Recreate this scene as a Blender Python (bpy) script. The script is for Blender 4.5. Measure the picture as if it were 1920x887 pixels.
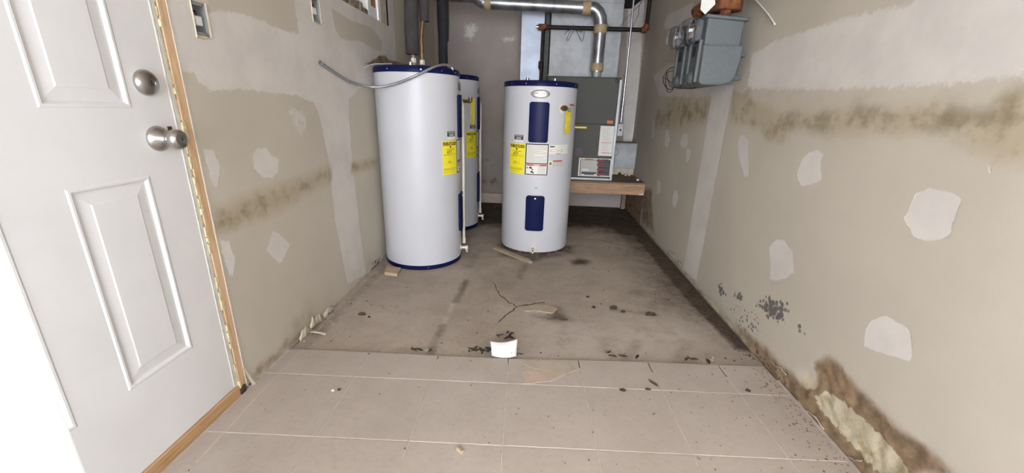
import bpy, bmesh, math, random
import numpy as np
from mathutils import Vector, Matrix
random.seed(7); np.random.seed(7)
for o in list(bpy.data.objects): bpy.data.objects.remove(o, do_unlink=True)
scene = bpy.context.scene
C = scene.collection
R_ = math.radians

# ------------------------------------------------------------------ camera
FPX, H = 743.0, 1.045
vp = np.array([48.0, -238.5, FPX]); vv = np.array([-70.0, 0.0, FPX])
vv[1] = -(vp[0]*vv[0] + FPX*FPX)/vp[1]
dep = vp/np.linalg.norm(vp); dwn = vv/np.linalg.norm(vv); rgt = np.cross(dwn, dep)
RW = np.array([rgt, dep, -dwn])
CAM = np.array([0.0, 0.0, H])
cam_d = bpy.data.cameras.new('camera'); cam = bpy.data.objects.new('camera', cam_d); C.objects.link(cam)
cam_d.sensor_width = 36.0; cam_d.lens = FPX/1920*36.0; cam_d.clip_start = 0.02
M = Matrix.Identity(4)
for i in range(3):
    M[i][0] = RW[i, 0]; M[i][1] = -RW[i, 1]; M[i][2] = -RW[i, 2]; M[i][3] = CAM[i]
cam.matrix_world = M
scene.camera = cam

# ------------------------------------------------------------------ light: added even world fill from the open end behind, torch of the phone
scene.view_settings.view_transform = 'Standard'
try: scene.view_settings.look = 'None'
except Exception: pass
scene.view_settings.gamma = 1.0
scene.view_settings.use_curve_mapping = False
scene.view_settings.exposure = 0.0
world = bpy.data.worlds.new('world'); scene.world = world; world.use_nodes = True
bg = world.node_tree.nodes['Background']
bg.inputs[0].default_value = (0.92, 0.99, 1.11, 1); bg.inputs[1].default_value = 14.4
ld = bpy.data.lights.new('phone_torch', 'POINT'); ld.energy = 24.0; ld.shadow_soft_size = 0.015; ld.color = (0.92, 0.99, 1.10)
lo = bpy.data.objects.new('phone_torch', ld); C.objects.link(lo); lo.location = (0.035, -0.01, H+0.06)

# ------------------------------------------------------------------ photograph pixel -> point on a real plane
def ray(px, py): return RW @ np.array([px-960.0, py-443.5, FPX])
def on_x(px, py, X):
    r = ray(px, py); return CAM + r*(X/r[0])
def on_y(px, py, Y):
    r = ray(px, py); return CAM + r*(Y/r[1])
def on_z(px, py, Z=0.0):
    r = ray(px, py); return CAM + r*((Z-H)/r[2])

# ------------------------------------------------------------------ materials
def lin(c):
    return tuple((v/12.92 if v <= 0.04045 else ((v+0.055)/1.055)**2.4) for v in [x/255.0 for x in c])
class NT:
    def __init__(s, name):
        s.m = bpy.data.materials.new(name); s.m.use_nodes = True; s.t = s.m.node_tree
        s.b = s.t.nodes['Principled BSDF']; s.co = None
    def n(s, typ, **kw):
        nd = s.t.nodes.new(typ)
        for k, v in kw.items(): setattr(nd, k, v)
        return nd
    def link(s, a, b): s.t.links.new(a, b)
    def obj(s):
        if s.co is None: s.co = s.n('ShaderNodeTexCoord').outputs['Object']
        return s.co
    def setin(s, sock, v):
        if isinstance(v, bpy.types.NodeSocket): s.link(v, sock)
        else: sock.default_value = v
    def noise(s, scale, detail=4, rough=0.6, dist=0.0, vec=None):
        nd = s.n('ShaderNodeTexNoise'); nd.inputs['Scale'].default_value = scale; nd.inputs['Detail'].default_value = detail
        nd.inputs['Roughness'].default_value = rough; nd.inputs['Distortion'].default_value = dist
        s.link(vec if vec is not None else s.obj(), nd.inputs['Vector']); return nd.outputs[0]
    def voro(s, scale, vec=None):
        nd = s.n('ShaderNodeTexVoronoi'); nd.inputs['Scale'].default_value = scale
        s.link(vec if vec is not None else s.obj(), nd.inputs['Vector']); return nd.outputs['Distance']
    def math(s, op, a, b=0.0, c=0.0):
        nd = s.n('ShaderNodeMath', operation=op); s.setin(nd.inputs[0], a); s.setin(nd.inputs[1], b); s.setin(nd.inputs[2], c); return nd.outputs[0]
    def ramp(s, v, a, b, lo=0.0, hi=1.0):
        nd = s.n('ShaderNodeMapRange', interpolation_type='SMOOTHSTEP'); s.setin(nd.inputs[0], v)
        nd.inputs[1].default_value = a; nd.inputs[2].default_value = b; nd.inputs[3].default_value = lo; nd.inputs[4].default_value = hi
        return nd.outputs[0]
    def mix(s, f, a, b):
        nd = s.n('ShaderNodeMix', data_type='RGBA'); s.setin(nd.inputs[0], f)
        for sock, v in ((nd.inputs[6], a), (nd.inputs[7], b)):
            if isinstance(v, tuple) and len(v) == 3: v = v + (1,)
            s.setin(sock, v)
        return nd.outputs[2]
    def attr(s, name): return s.n('ShaderNodeAttribute', attribute_name=name).outputs['Fac']
    def color(s, c):
        if isinstance(c, tuple) and len(c) == 3: c = c + (1,)
        s.setin(s.b.inputs['Base Color'], c)
    def rough(s, v): s.setin(s.b.inputs['Roughness'], v)
    def metal(s, v): s.setin(s.b.inputs['Metallic'], v)
    def spec(s, v): s.b.inputs['Specular IOR Level'].default_value = v
    def bump(s, h, strength=0.3, dist=0.005):
        nd = s.n('ShaderNodeBump'); nd.inputs['Strength'].default_value = strength; nd.inputs['Distance'].default_value = dist
        s.link(h, nd.inputs['Height']); s.link(nd.outputs[0], s.b.inputs['Normal'])
def simple(name, c, rough=0.5, metal=0.0, var=0.12, scale=30.0, bump=0.0, spec=0.5, c2=None):
    t = NT(name); a = lin(c)
    b = lin(c2) if c2 else tuple(v*(1-var) for v in a)
    n = t.noise(scale, 5)
    t.color(t.mix(t.ramp(n, 0.35, 0.7), a, b)); t.rough(rough); t.metal(metal); t.spec(spec)
    if bump: t.bump(n, bump, 0.003)
    return t.m
PAPER = lin((195, 186, 170)); PAPER2 = lin((187, 178, 163)); COMP = lin((212, 205, 197)); COMP2 = lin((202, 195, 188))
def wall_material(name, paper, paper2):
    t = NT(name)
    nf = t.noise(38, 6, 0.65); nb = t.noise(2.2, 3); ng = t.noise(320, 2)
    e = t.math('ADD', t.attr('comp'), t.math('MULTIPLY', t.math('SUBTRACT', nf, 0.5), 1.9))
    cf = t.ramp(e, -0.28, 0.28)
    p = t.mix(t.ramp(nb, 0.3, 0.7), paper, paper2)
    p = t.mix(t.ramp(ng, 0.3, 0.8, 0, 0.18), p, tuple(v*0.8 for v in paper2))
    c = t.mix(t.ramp(t.noise(6, 4), 0.35, 0.7), COMP, COMP2)
    col = t.mix(cf, p, c)
    # thin streaks of compound dragged over the paper
    col = t.mix(t.math('MULTIPLY', t.ramp(t.noise(9, 8, 0.75, 1.5), 0.66, 0.76), 0.35), col, COMP)
    # water stain
    sn = t.noise(8, 6, 0.62, 0.0)
    st = t.attr('stain')
    sf = t.ramp(t.math('ADD', st, t.math('MULTIPLY', t.math('SUBTRACT', sn, 0.5), 0.75)), 0.0, 1.15, 0, 0.85)
    sf = t.math('MULTIPLY', sf, t.ramp(st, 0.0, 0.25))
    scol = t.mix(t.ramp(t.noise(11, 6, 0.62, 0.0), 0.42, 0.66), lin((172, 157, 132)), lin((122, 107, 76)))
    col = t.mix(sf, col, scol)
    # bare damp gypsum and rotten paper
    pe = t.ramp(t.math('ADD', t.attr('peel'), t.math('MULTIPLY', t.math('SUBTRACT', nf, 0.5), 2.4)), -0.2, 0.2)
    gcol = t.mix(t.ramp(t.noise(16, 6, 0.65, 0.2), 0.45, 0.68), lin((196, 185, 160)), lin((160, 142, 108)))
    ro = t.attr('rot')
    rf = t.ramp(t.math('ADD', ro, t.math('MULTIPLY', t.math('SUBTRACT', t.noise(15, 6, 0.62, 0.0), 0.5), 0.9)), 0.1, 0.75, 0, 0.95)
    rf = t.math('MULTIPLY', rf, t.ramp(ro, 0.0, 0.2))
    rcol = t.mix(t.ramp(t.noise(16, 5, 0.6, 0.0), 0.35, 0.68), lin((152, 126, 98)), lin((108, 88, 66)))
    col = t.mix(rf, col, rcol)
    col = t.mix(pe, col, gcol)
    # mould dots
    md = t.attr('mold')
    v = t.voro(46); v2 = t.noise(55, 5, 0.7)
    mf = t.math('MULTIPLY', t.ramp(t.math('ADD', t.math('SUBTRACT', md, v), t.math('MULTIPLY', t.math('SUBTRACT', v2, 0.5), 1.0)), 0.02, 0.35), t.ramp(md, 0.02, 0.2, 0, 0.9))
    mcol = t.mix(t.noise(12, 2), lin((92, 83, 98)), lin((88, 88, 76)))
    col = t.mix(mf, col, mcol)
    t.color(col); t.rough(0.85); t.spec(0.25)
    h = t.math('ADD', t.math('MULTIPLY', cf, 0.5), t.math('MULTIPLY', nf, 0.25))
    h = t.math('ADD', h, t.math('MULTIPLY', t.math('ADD', pe, rf), t.math('MULTIPLY', nf, 1.2)))
    t.bump(h, 0.35, 0.004)
    return t.m
MAT = {}
MAT['wall'] = wall_material('drywall', PAPER, PAPER2)
MAT['backwall'] = wall_material('old_drywall', lin((172, 160, 150)), lin((160, 149, 140)))
def concrete():
    t = NT('concrete'); nb = t.noise(3.0, 6, 0.65); nf = t.noise(45, 8, 0.7); nm = t.noise(9, 7, 0.7, 0.4)
    c = t.mix(t.ramp(nb, 0.3, 0.7), lin((176, 162, 148)), lin((154, 140, 127)))
    c = t.mix(t.ramp(nf, 0.45, 0.75, 0, 0.4), c, lin((126, 112, 100)))
    c = t.mix(t.math('MULTIPLY', t.attr('pale'), t.ramp(nm, 0.3, 0.6)), c, lin((188, 176, 164)))
    d = t.attr('dirt')  # dirt, plus painted shade under the platform and by the chip
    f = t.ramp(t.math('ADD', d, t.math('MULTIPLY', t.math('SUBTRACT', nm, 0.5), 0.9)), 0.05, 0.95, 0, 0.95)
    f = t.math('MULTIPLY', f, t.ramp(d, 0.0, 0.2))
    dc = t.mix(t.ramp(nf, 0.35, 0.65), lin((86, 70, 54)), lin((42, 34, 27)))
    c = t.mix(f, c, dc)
    c = t.mix(t.ramp(t.noise(70, 4, 0.6), 0.70, 0.78, 0, 0.7), c, lin((74, 62, 52)))
    t.color(c); t.rough(t.ramp(nm, 0.3, 0.7, 0.55, 0.9)); t.spec(0.3)
    t.bump(nf, 0.35, 0.004); return t.m
MAT['concrete'] = concrete()
def tilemat():
    t = NT('floor_tile'); nb = t.noise(3.5, 6, 0.65); nf = t.noise(60, 6, 0.7)
    g = t.n('ShaderNodeObjectInfo').outputs['Random']
    c = t.mix(t.ramp(nb, 0.3, 0.72), lin((180, 167, 156)), lin((168, 155, 144)))
    c = t.mix(t.math('MULTIPLY', g, 0.22), c, lin((176, 166, 152)))
    c = t.mix(t.ramp(nf, 0.45, 0.8, 0, 0.35), c, lin((150, 136, 122)))
    c = t.mix(t.ramp(t.noise(85, 3, 0.6), 0.72, 0.78, 0, 0.75), c, lin((104, 88, 72)))
    t.color(c); t.rough(0.55); t.spec(0.35); t.bump(nf, 0.12, 0.002); return t.m
MAT['tile'] = tilemat()
MAT['grout'] = simple('pale_grout', (190, 178, 166), 0.9, var=0.2, scale=25)
MAT['door'] = simple('white_door_paint', (216, 213, 210), 0.5, var=0.05, scale=6, spec=0.4)
MAT['white'] = simple('white_paint', (236, 235, 233), 0.5, var=0.04, scale=8)
MAT['strip'] = simple('cream_strip', (206, 200, 188), 0.7, var=0.15, scale=30)
MAT['chrome'] = simple('satin_nickel', (186, 182, 180), 0.28, 1.0, var=0.1, scale=20)
MAT['dark'] = simple('dark_hole', (46, 40, 36), 0.9, var=0.4, scale=30)
MAT['void'] = simple('unlit_dark', (24, 24, 24), 0.95, var=0.4, scale=12)  # near-black, for leak fill and the unlit void over the end wall
def wood(name, c, c2, stretch=(6, 60, 60)):
    t = NT(name); mp = t.n('ShaderNodeMapping'); mp.inputs['Scale'].default_value = stretch
    t.link(t.obj(), mp.inputs['Vector']); n = t.noise(1.0, 6, 0.65, 0.8, mp.outputs[0])
    t.color(t.mix(t.ramp(n, 0.3, 0.7), lin(c), lin(c2))); t.rough(0.75); t.spec(0.3); t.bump(n, 0.2, 0.002); return t.m
MAT['stud'] = wood('raw_stud', (212, 180, 146), (190, 152, 116), (60, 60, 5))
MAT['sill'] = wood('tan_sill', (190, 152, 112), (160, 122, 84), (60, 5, 60))
MAT['plat'] = wood('platform_wood', (186, 150, 120), (150, 116, 90), (5, 60, 60))
MAT['ply'] = wood('platform_ply', (140, 120, 100), (104, 88, 72), (5, 40, 40))
MAT['backsill'] = wood('bleached_plate', (206, 186, 170), (186, 164, 148), (5, 60, 60))
MAT['scrapwood'] = wood('scrap_wood', (150, 134, 112), (112, 96, 78), (8, 60, 60))
MAT['boardwood'] = wood('weathered_board', (176, 158, 134), (140, 122, 100), (8, 60, 60))
MAT['tanwood'] = wood('tan_block', (188, 166, 138), (160, 138, 110), (8, 50, 50))
MAT['foam'] = simple('yellow_foam', (216, 200, 156), 0.9, var=0.35, scale=60, bump=0.6)
MAT['tank'] = simple('white_enamel', (193, 192, 194), 0.35, var=0.04, scale=4, spec=0.35)
MAT['navy'] = simple('navy_plastic', (24, 28, 68), 0.28, var=0.25, scale=9, spec=0.06)
MAT['grimering'] = simple('grimy_base_ring', (52, 42, 48), 0.9, var=0.5, scale=30, bump=0.4, c2=(104, 82, 72))
MAT['screw'] = simple('zinc_screw', (200, 200, 205), 0.3, 1.0)
MAT['yellow'] = simple('yellow_label', (238, 222, 44), 0.5, var=0.06, scale=12)
MAT['tag'] = simple('yellow_tag', (220, 196, 44), 0.5, var=0.25, scale=30)
MAT['ink'] = simple('black_ink', (34, 30, 30), 0.6)
MAT['brownink'] = simple('faded_ink', (120, 104, 40), 0.6)
MAT['paper'] = simple('label_paper', (222, 217, 206), 0.55, var=0.04)
MAT['greypaper'] = simple('grey_print', (186, 180, 170), 0.6, var=0.06, scale=80)
MAT['greyink'] = simple('grey_ink', (138, 134, 130), 0.6)
MAT['red'] = simple('red_print', (192, 44, 52), 0.5)
MAT['darkred'] = simple('dark_red_print', (132, 30, 40), 0.5, var=0.4, scale=70)
MAT['slate'] = simple('slate_label', (58, 56, 66), 0.5)
MAT['pvc'] = simple('cream_pvc', (214, 206, 192), 0.45, var=0.12)
MAT['brass'] = simple('old_brass', (120, 98, 62), 0.45, 0.8, var=0.4)
MAT['green'] = simple('verdigris', (110, 140, 122), 0.7)
MAT['rust'] = simple('rust', (132, 80, 46), 0.9, var=0.0, scale=28, bump=0.8, c2=(78, 44, 28))
MAT['galv'] = simple('galvanised_sheet', (164, 164, 163), 0.55, 0.4, var=0.25, scale=7)
MAT['galvblue'] = simple('galvanised_return', (166, 172, 182), 0.45, 0.5, var=0.25, scale=5)
MAT['foil'] = simple('dull_foil', (172, 171, 172), 0.36, 0.8, var=0.5, scale=8, bump=0.15)
MAT['tape'] = simple('tan_tape', (176, 152, 116), 0.6, var=0.25, scale=20)
MAT['furnace'] = simple('grey_enamel', (84, 82, 76), 0.55, var=0.08, scale=5, spec=0.2)
MAT['furnedge'] = simple('pale_edge', (182, 184, 182), 0.4, 0.3)
MAT['black'] = simple('black_plastic', (22, 22, 24), 0.45)
MAT['pipe'] = simple('black_iron', (44, 34, 32), 0.6, 0.4, var=0.5, scale=25, bump=0.2)
MAT['gapshade'] = simple('gap_shade', (72, 74, 66), 0.6, 0.3, var=0.3)  # dark tone standing for the shaded gap by the plenum
MAT['foamblack'] = simple('black_pipe_foam', (42, 40, 46), 0.8, var=0.3, scale=30, bump=0.3)
MAT['foambrown'] = simple('dusty_pipe_foam', (62, 56, 55), 0.9, var=0.35, scale=16, bump=0.3)
MAT['copper'] = simple('dull_copper', (136, 104, 74), 0.5, 0.6, var=0.4)
MAT['hose'] = simple('braided_steel', (158, 158, 160), 0.42, 0.6, var=0.35, scale=120)
MAT['meter'] = simple('grey_cast_paint', (90, 94, 94), 0.55, var=0.12, scale=90, bump=0.12)
MAT['meterdark'] = simple('grey_cast_front', (80, 83, 84), 0.5, var=0.15, scale=60)
MAT['wire'] = simple('black_wire', (40, 38, 38), 0.6)
MAT['greywire'] = simple('grey_wire', (96, 92, 92), 0.6)
MAT['whitewire'] = simple('white_wire', (220, 218, 214), 0.5)
MAT['orange'] = simple('orange_sticker', (214, 98, 40), 0.5)
MAT['brownpanel'] = simple('brown_panel', (172, 122, 78), 0.8, var=0.3, scale=12)
MAT['plaster'] = simple('broken_plaster', (160, 144, 124), 0.95, var=0.0, scale=18, bump=0.8, c2=(96, 80, 66))
MAT['card'] = simple('white_card', (206, 202, 195), 0.7, var=0.05)
MAT['crumb'] = simple('dark_crumbs', (66, 54, 44), 0.95, var=0.5, scale=50, bump=0.5)
MAT['footdirt'] = simple('foot_dirt', (84, 70, 58), 0.95, var=0.5, scale=50)
MAT['brownspeck'] = simple('brown_specks', (128, 108, 90), 0.95, var=0.5, scale=50)
MAT['leaf'] = simple('dry_leaf', (88, 72, 42), 0.9, var=0.0, scale=30, c2=(52, 42, 38))
MAT['purpleleaf'] = simple('purplish_leaf', (74, 58, 66), 0.9, var=0.35, scale=30)
MAT['chip'] = simple('tan_flake', (172, 157, 138), 0.9, var=0.15, scale=20)
MAT['mortar'] = simple('mortar_smear', (178, 164, 146), 0.95, var=0.16, scale=14, bump=0.3)
MAT['pinkmortar'] = simple('pinkish_mortar_smear', (188, 166, 148), 0.95, var=0.16, scale=14, bump=0.3)
MAT['peelpaper'] = simple('peeling_paper', (200, 188, 166), 0.9, var=0.2, scale=20)
MAT['crack'] = simple('crack_dirt', (74, 64, 56), 0.95, var=0.4, scale=60)
def glassmat():
    t = NT('clear_dome'); t.color(lin((235, 235, 238))); t.rough(0.08); t.b.inputs['Transmission Weight'].default_value = 1.0
    t.b.inputs['IOR'].default_value = 1.42; return t.m
MAT['glass'] = glassmat()

# ------------------------------------------------------------------ mesh helpers
class MB:
    def __init__(s): s.v = []; s.f = []
    def add(s, vs, fs):
        k = len(s.v); s.v += [tuple(float(a) for a in v) for v in vs]; s.f += [tuple(i+k for i in f) for f in fs]; return s
    def box(s, x0, x1, y0, y1, z0, z1):
        return s.add([(x0,y0,z0),(x1,y0,z0),(x1,y1,z0),(x0,y1,z0),(x0,y0,z1),(x1,y0,z1),(x1,y1,z1),(x0,y1,z1)],
                     [(0,3,2,1),(4,5,6,7),(0,1,5,4),(1,2,6,5),(2,3,7,6),(3,0,4,7)])
    def tube(s, pts, r, n=12, cap=True):
        pts = [Vector(p) for p in pts]; rs = r if isinstance(r, (list, tuple)) else [r]*len(pts)
        prev = None; vs = []; fs = []
        for i, p in enumerate(pts):
            d = (pts[min(i+1, len(pts)-1)] - pts[max(i-1, 0)]).normalized()
            if prev is None:
                u = d.orthogonal().normalized()
            else:
                u = (prev - d*prev.dot(d)).normalized()
            prev = u; w = d.cross(u)
            for k in range(n):
                a = 2*math.pi*k/n; vs.append(p + (u*math.cos(a) + w*math.sin(a))*rs[i])
        for i in range(len(pts)-1):
            for k in range(n):
                a, b = i*n+k, i*n+(k+1) % n; fs.append((a, b, b+n, a+n))
        if cap:
            fs.append(tuple(reversed(range(n)))); fs.append(tuple(range(len(pts)*n-n, len(pts)*n)))
        return s.add(vs, fs)
    def lathe(s, prof, org=(0,0,0), axis='z', n=48, closed=True):
        vs = []; fs = []; m = len(prof)
        for k in range(n):
            a = 2*math.pi*k/n; c, q = math.cos(a), math.sin(a)
            for (r, h) in prof:
                if axis == 'z': vs.append((org[0]+r*c, org[1]+r*q, org[2]+h))
                elif axis == 'x': vs.append((org[0]+h, org[1]+r*c, org[2]+r*q))
                else: vs.append((org[0]+r*q, org[1]+h, org[2]+r*c))
        for k in range(n):
            k2 = (k+1) % n
            for j in range(m-1): fs.append((k*m+j, k2*m+j, k2*m+j+1, k*m+j+1))
        return s.add(vs, fs)
    def prism(s, poly, a0, a1, axis='z'):
        n = len(poly)
        def P(p, a):
            if axis == 'z': return (p[0], p[1], a)
            if axis == 'y': return (p[0], a, p[1])
            return (a, p[0], p[1])
        vs = [P(p, a0) for p in poly] + [P(p, a1) for p in poly]
        fs = [tuple(range(n)), tuple(range(2*n-1, n-1, -1))] + [(i, i+n, (i+1) % n+n, (i+1) % n) for i in range(n)]
        return s.add(vs, fs)
    def build(s, name, mat, parent=None, smooth=False, bevel=0.0, seg=2):
        me = bpy.data.meshes.new(name); me.from_pydata(s.v, [], s.f); me.update()
        bm = bmesh.new(); bm.from_mesh(me)
        bmesh.ops.remove_doubles(bm, verts=bm.verts, dist=1e-6)
        bmesh.ops.recalc_face_normals(bm, faces=bm.faces); bm.to_mesh(me); bm.free()
        me.materials.append(MAT[mat] if isinstance(mat, str) else mat)
        o = bpy.data.objects.new(name, me); C.objects.link(o)
        if parent is not None: o.parent = parent
        if smooth:
            for p in me.polygons: p.use_smooth = True
            if smooth != 'all':
                me.set_sharp_from_angle(angle=R_(40))
        if bevel:
            b = o.modifiers.new('bevel', 'BEVEL'); b.width = bevel; b.segments = seg; b.limit_method = 'ANGLE'; b.angle_limit = R_(35)
        return o
def tag(o, label=None, cat=None, group=None, kind=None):
    if label: o['label'] = label
    if cat: o['category'] = cat
    if group: o['group'] = group
    if kind: o['kind'] = kind
    return o
def empty(name, loc=(0,0,0), rz=0.0):
    o = bpy.data.objects.new(name, None); C.objects.link(o); o.location = loc; o.rotation_euler = (0, 0, rz); o.empty_display_size = 0.1; return o
def text2d(body, size, bold=0.0, align='CENTER'):
    cu = bpy.data.curves.new('t', 'FONT'); cu.body = body; cu.size = size; cu.align_x = align; cu.align_y = 'CENTER'; cu.offset = bold; cu.resolution_u = 2
    ob = bpy.data.objects.new('t', cu); C.objects.link(ob)
    dg = bpy.context.evaluated_depsgraph_get(); ev = ob.evaluated_get(dg); me = ev.to_mesh()
    bm = bmesh.new(); bm.from_mesh(me); bmesh.ops.triangulate(bm, faces=bm.faces)
    vs = [v.co.copy() for v in bm.verts]; fs = [tuple(v.index for v in f.verts) for f in bm.faces]; bm.free()
    ev.to_mesh_clear(); bpy.data.objects.remove(ob); bpy.data.curves.remove(cu)
    return vs, fs

# ------------------------------------------------------------------ distance fields for stains and joint compound
def sdf(poly, U, V):
    P = np.stack([U, V], -1); d2 = np.full(U.shape, 1e9); ins = np.zeros(U.shape, bool); n = len(poly)
    for i in range(n):
        a = np.array(poly[i], float); b = np.array(poly[(i+1) % n], float); ab = b-a
        t = np.clip(((P-a) @ ab)/max(ab @ ab, 1e-12), 0, 1); q = P-a-t[..., None]*ab
        d2 = np.minimum(d2, (q**2).sum(-1))
        cnd = ((a[1] > V) != (b[1] > V))
        with np.errstate(divide='ignore', invalid='ignore'):
            xi = (b[0]-a[0])*(V-a[1])/(b[1]-a[1]+1e-15)+a[0]
        ins ^= (cnd & (U < xi))
    d = np.sqrt(d2); return np.where(ins, d, -d)
def pline(pts, U, V):
    P = np.stack([U, V], -1); d2 = np.full(U.shape, 1e9)
    for a, b in zip(pts[:-1], pts[1:]):
        a = np.array(a, float); b = np.array(b, float); ab = b-a
        t = np.clip(((P-a) @ ab)/max(ab @ ab, 1e-12), 0, 1); q = P-a-t[..., None]*ab
        d2 = np.minimum(d2, (q**2).sum(-1))
    return np.sqrt(d2)
def segs(breaks, step):
    out = [breaks[0]]
    for a, b in zip(breaks[:-1], breaks[1:]):
        k = max(1, int(round((b-a)/step))); out += list(np.linspace(a, b, k+1)[1:])
    return np.array(out)
def grid_mesh(name, us, vs, place, mat, attrs, holes=(), kind='structure'):
    nu, nv = len(us), len(vs); U, V = np.meshgrid(us, vs, indexing='ij')
    pts = place(U.ravel(), V.ravel())
    cu = (us[:-1]+us[1:])/2; cv = (vs[:-1]+vs[1:])/2; CU, CV = np.meshgrid(cu, cv, indexing='ij')
    keep = np.ones(CU.shape, bool)
    for (a, b, c, d) in holes: keep &= ~((CU > a) & (CU < b) & (CV > c) & (CV < d))
    I, J = np.nonzero(keep); a = I*nv+J
    faces = np.stack([a, a+nv, a+nv+1, a+1], -1)
    me = bpy.data.meshes.new(name); me.from_pydata(pts.tolist(), [], faces.tolist()); me.update()
    for k, arr in attrs(U, V).items():
        at = me.attributes.new(k, 'FLOAT', 'POINT'); at.data.foreach_set('value', np.asarray(arr, np.float32).ravel())
    me.materials.append(mat); o = bpy.data.objects.new(name, me); C.objects.link(o); o['kind'] = kind
    for p in me.polygons: p.use_smooth = True
    return o
LX, RX, BY, FY, CZ = -1.045, 1.045, 4.50, -2.6, 2.40
def Lp(pts): return [tuple(on_x(x, y, LX)[1:]) for x, y in pts]
def Rp(pts): return [tuple(on_x(x, y, RX)[1:]) for x, y in pts]
def Bp(pts): return [(on_y(x, y, BY)[0], on_y(x, y, BY)[2]) for x, y in pts]
def Fp(pts): return [tuple(on_z(x, y)[:2]) for x, y in pts]
def union(U, V, items):
    r = np.full(U.shape, -1.0)
    for poly, f in items: r = np.maximum(r, np.clip(sdf(poly, U, V)/f, -1, 1))
    return r
def soft(U, V, items):
    r = np.zeros(U.shape)
    for poly, f, s in items: r = np.maximum(r, s*np.clip(sdf(poly, U, V)/f+0.5, 0, 1))
    return r

# ------------------------------------------------------------------ the setting: walls
DY0, DY1 = 0.365, 1.142            # door leaf
def left_attrs(U, V):
    B = Lp([(345,133),(369,135),(374,152),(391,169),(424,169),(452,167),(492,171),(556,179),(590,193),(600,220),(609,264),(617,300),(628,410),(652,532),(688,512),(684,500),(670,384),(660,294),(653,189),(673,166),(700,160),(745,150)])
    B = B + [(B[-1][0], 2.6), (1.14, 2.6), (1.14, B[0][1])]
    b = np.clip(sdf(B, U, V)/0.02, -1, 1)
    G1 = Lp([(389,0),(391,26),(418,20),(452,25),(492,39),(529,56),(561,64),(555,20),(551,0)]); G1 = G1[:-1] + [(G1[-2][0]-.02, 1.9), (1.33, 1.9)]
    G4 = Lp([(621,14),(628,50),(631,61),(641,73),(678,78),(698,90),(715,98),(717,78),(695,51),(665,41),(644,30)])
    for g, f in ((G1, .02), (G4, .012)): b = np.minimum(b, -np.clip(sdf(g, U, V)/f, -1, 1))
    sp = [([(480,278),(500,277),(505,285),(512,292),(523,297),(521,325),(510,333),(495,332),(478,318),(475,295)], .012),
          ([(511,433),(524,438),(544,459),(527,495),(514,484),(501,469)], .01),
          ([(380,277),(400,280),(413,305),(412,335),(406,357),(398,340)], .015),
          ([(412,451),(430,452),(441,490),(437,520),(430,515),(420,480)], .015),
          ([(811,-30),(818,-30),(822,120),(816,120)], .02)]
    c = np.maximum(b, union(U, V, [(Lp(p), f) for p, f in sp]))
    spl = np.clip(sdf(Lp([(543,207),(560,206),(575,212),(572,235),(565,250),(556,247),(548,228)]), U, V)/.05, -1, .12)
    c = np.maximum(c, spl-.06)
    st = soft(U, V, [(Lp([(408,402),(452,380),(504,360),(556,346),(618,316),(618,337),(571,357),(535,385),(478,404),(412,428)]), .10, 1.5),
                     (Lp([(660,307),(706,298),(706,312),(660,323)]), .06, 1.3),
                     (Lp([(540,610),(575,560),(640,560),(640,590),(560,660),(520,672)]), .12, .55),
                     (Lp([(640,520),(720,440),(728,486),(660,550)]), .2, .35)])
    ro = soft(U, V, [(Lp([(440,722),(530,640),(600,590),(640,560),(700,500),(704,512),(625,584),(540,662),(470,728)]), .06, .42),
                     (Lp([(560,625),(600,598),(632,572),(622,585),(566,648)]), .05, .8)])
    ro = np.maximum(ro, soft(U, V, [(Lp([(684,120),(704,110),(712,104),(722,104),(728,112),(748,117),(775,122),(690,123)]), .02, .9)]))
    mo = soft(U, V, [(Lp([(698,490),(712,480),(716,500),(690,520)]), .05, .75)])
    pe = np.full(U.shape, -1.0)
    # end of the grey far drywall is bare
    return dict(comp=c, stain=st, rot=ro, mold=mo, peel=pe)
BX1 = (1.274, 1.327, 1.229, 1.327); BX2 = (1.972, 2.040, 1.400, 1.505); OP = (2.28, 2.97, 1.557, 2.02)
us = segs([FY, DY0-.03, 1.19, BX1[0], BX1[1], BX2[0], BX2[1], OP[0], OP[1], BY], .012)
vs_ = segs([0.0, BX1[2], BX1[3], BX2[2], BX2[3], OP[2], 2.02, 2.09, CZ], .012)
wall_left = grid_mesh('wall_left', us, vs_, lambda U, V: np.stack([np.full(U.shape, LX), U, V], -1), MAT['wall'], left_attrs,
                      holes=[BX1, BX2, OP, (DY0-.03, 1.19, -1, 2.09)])
tag(wall_left, 'patched unpainted drywall on the left beside the white door', 'wall')
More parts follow.
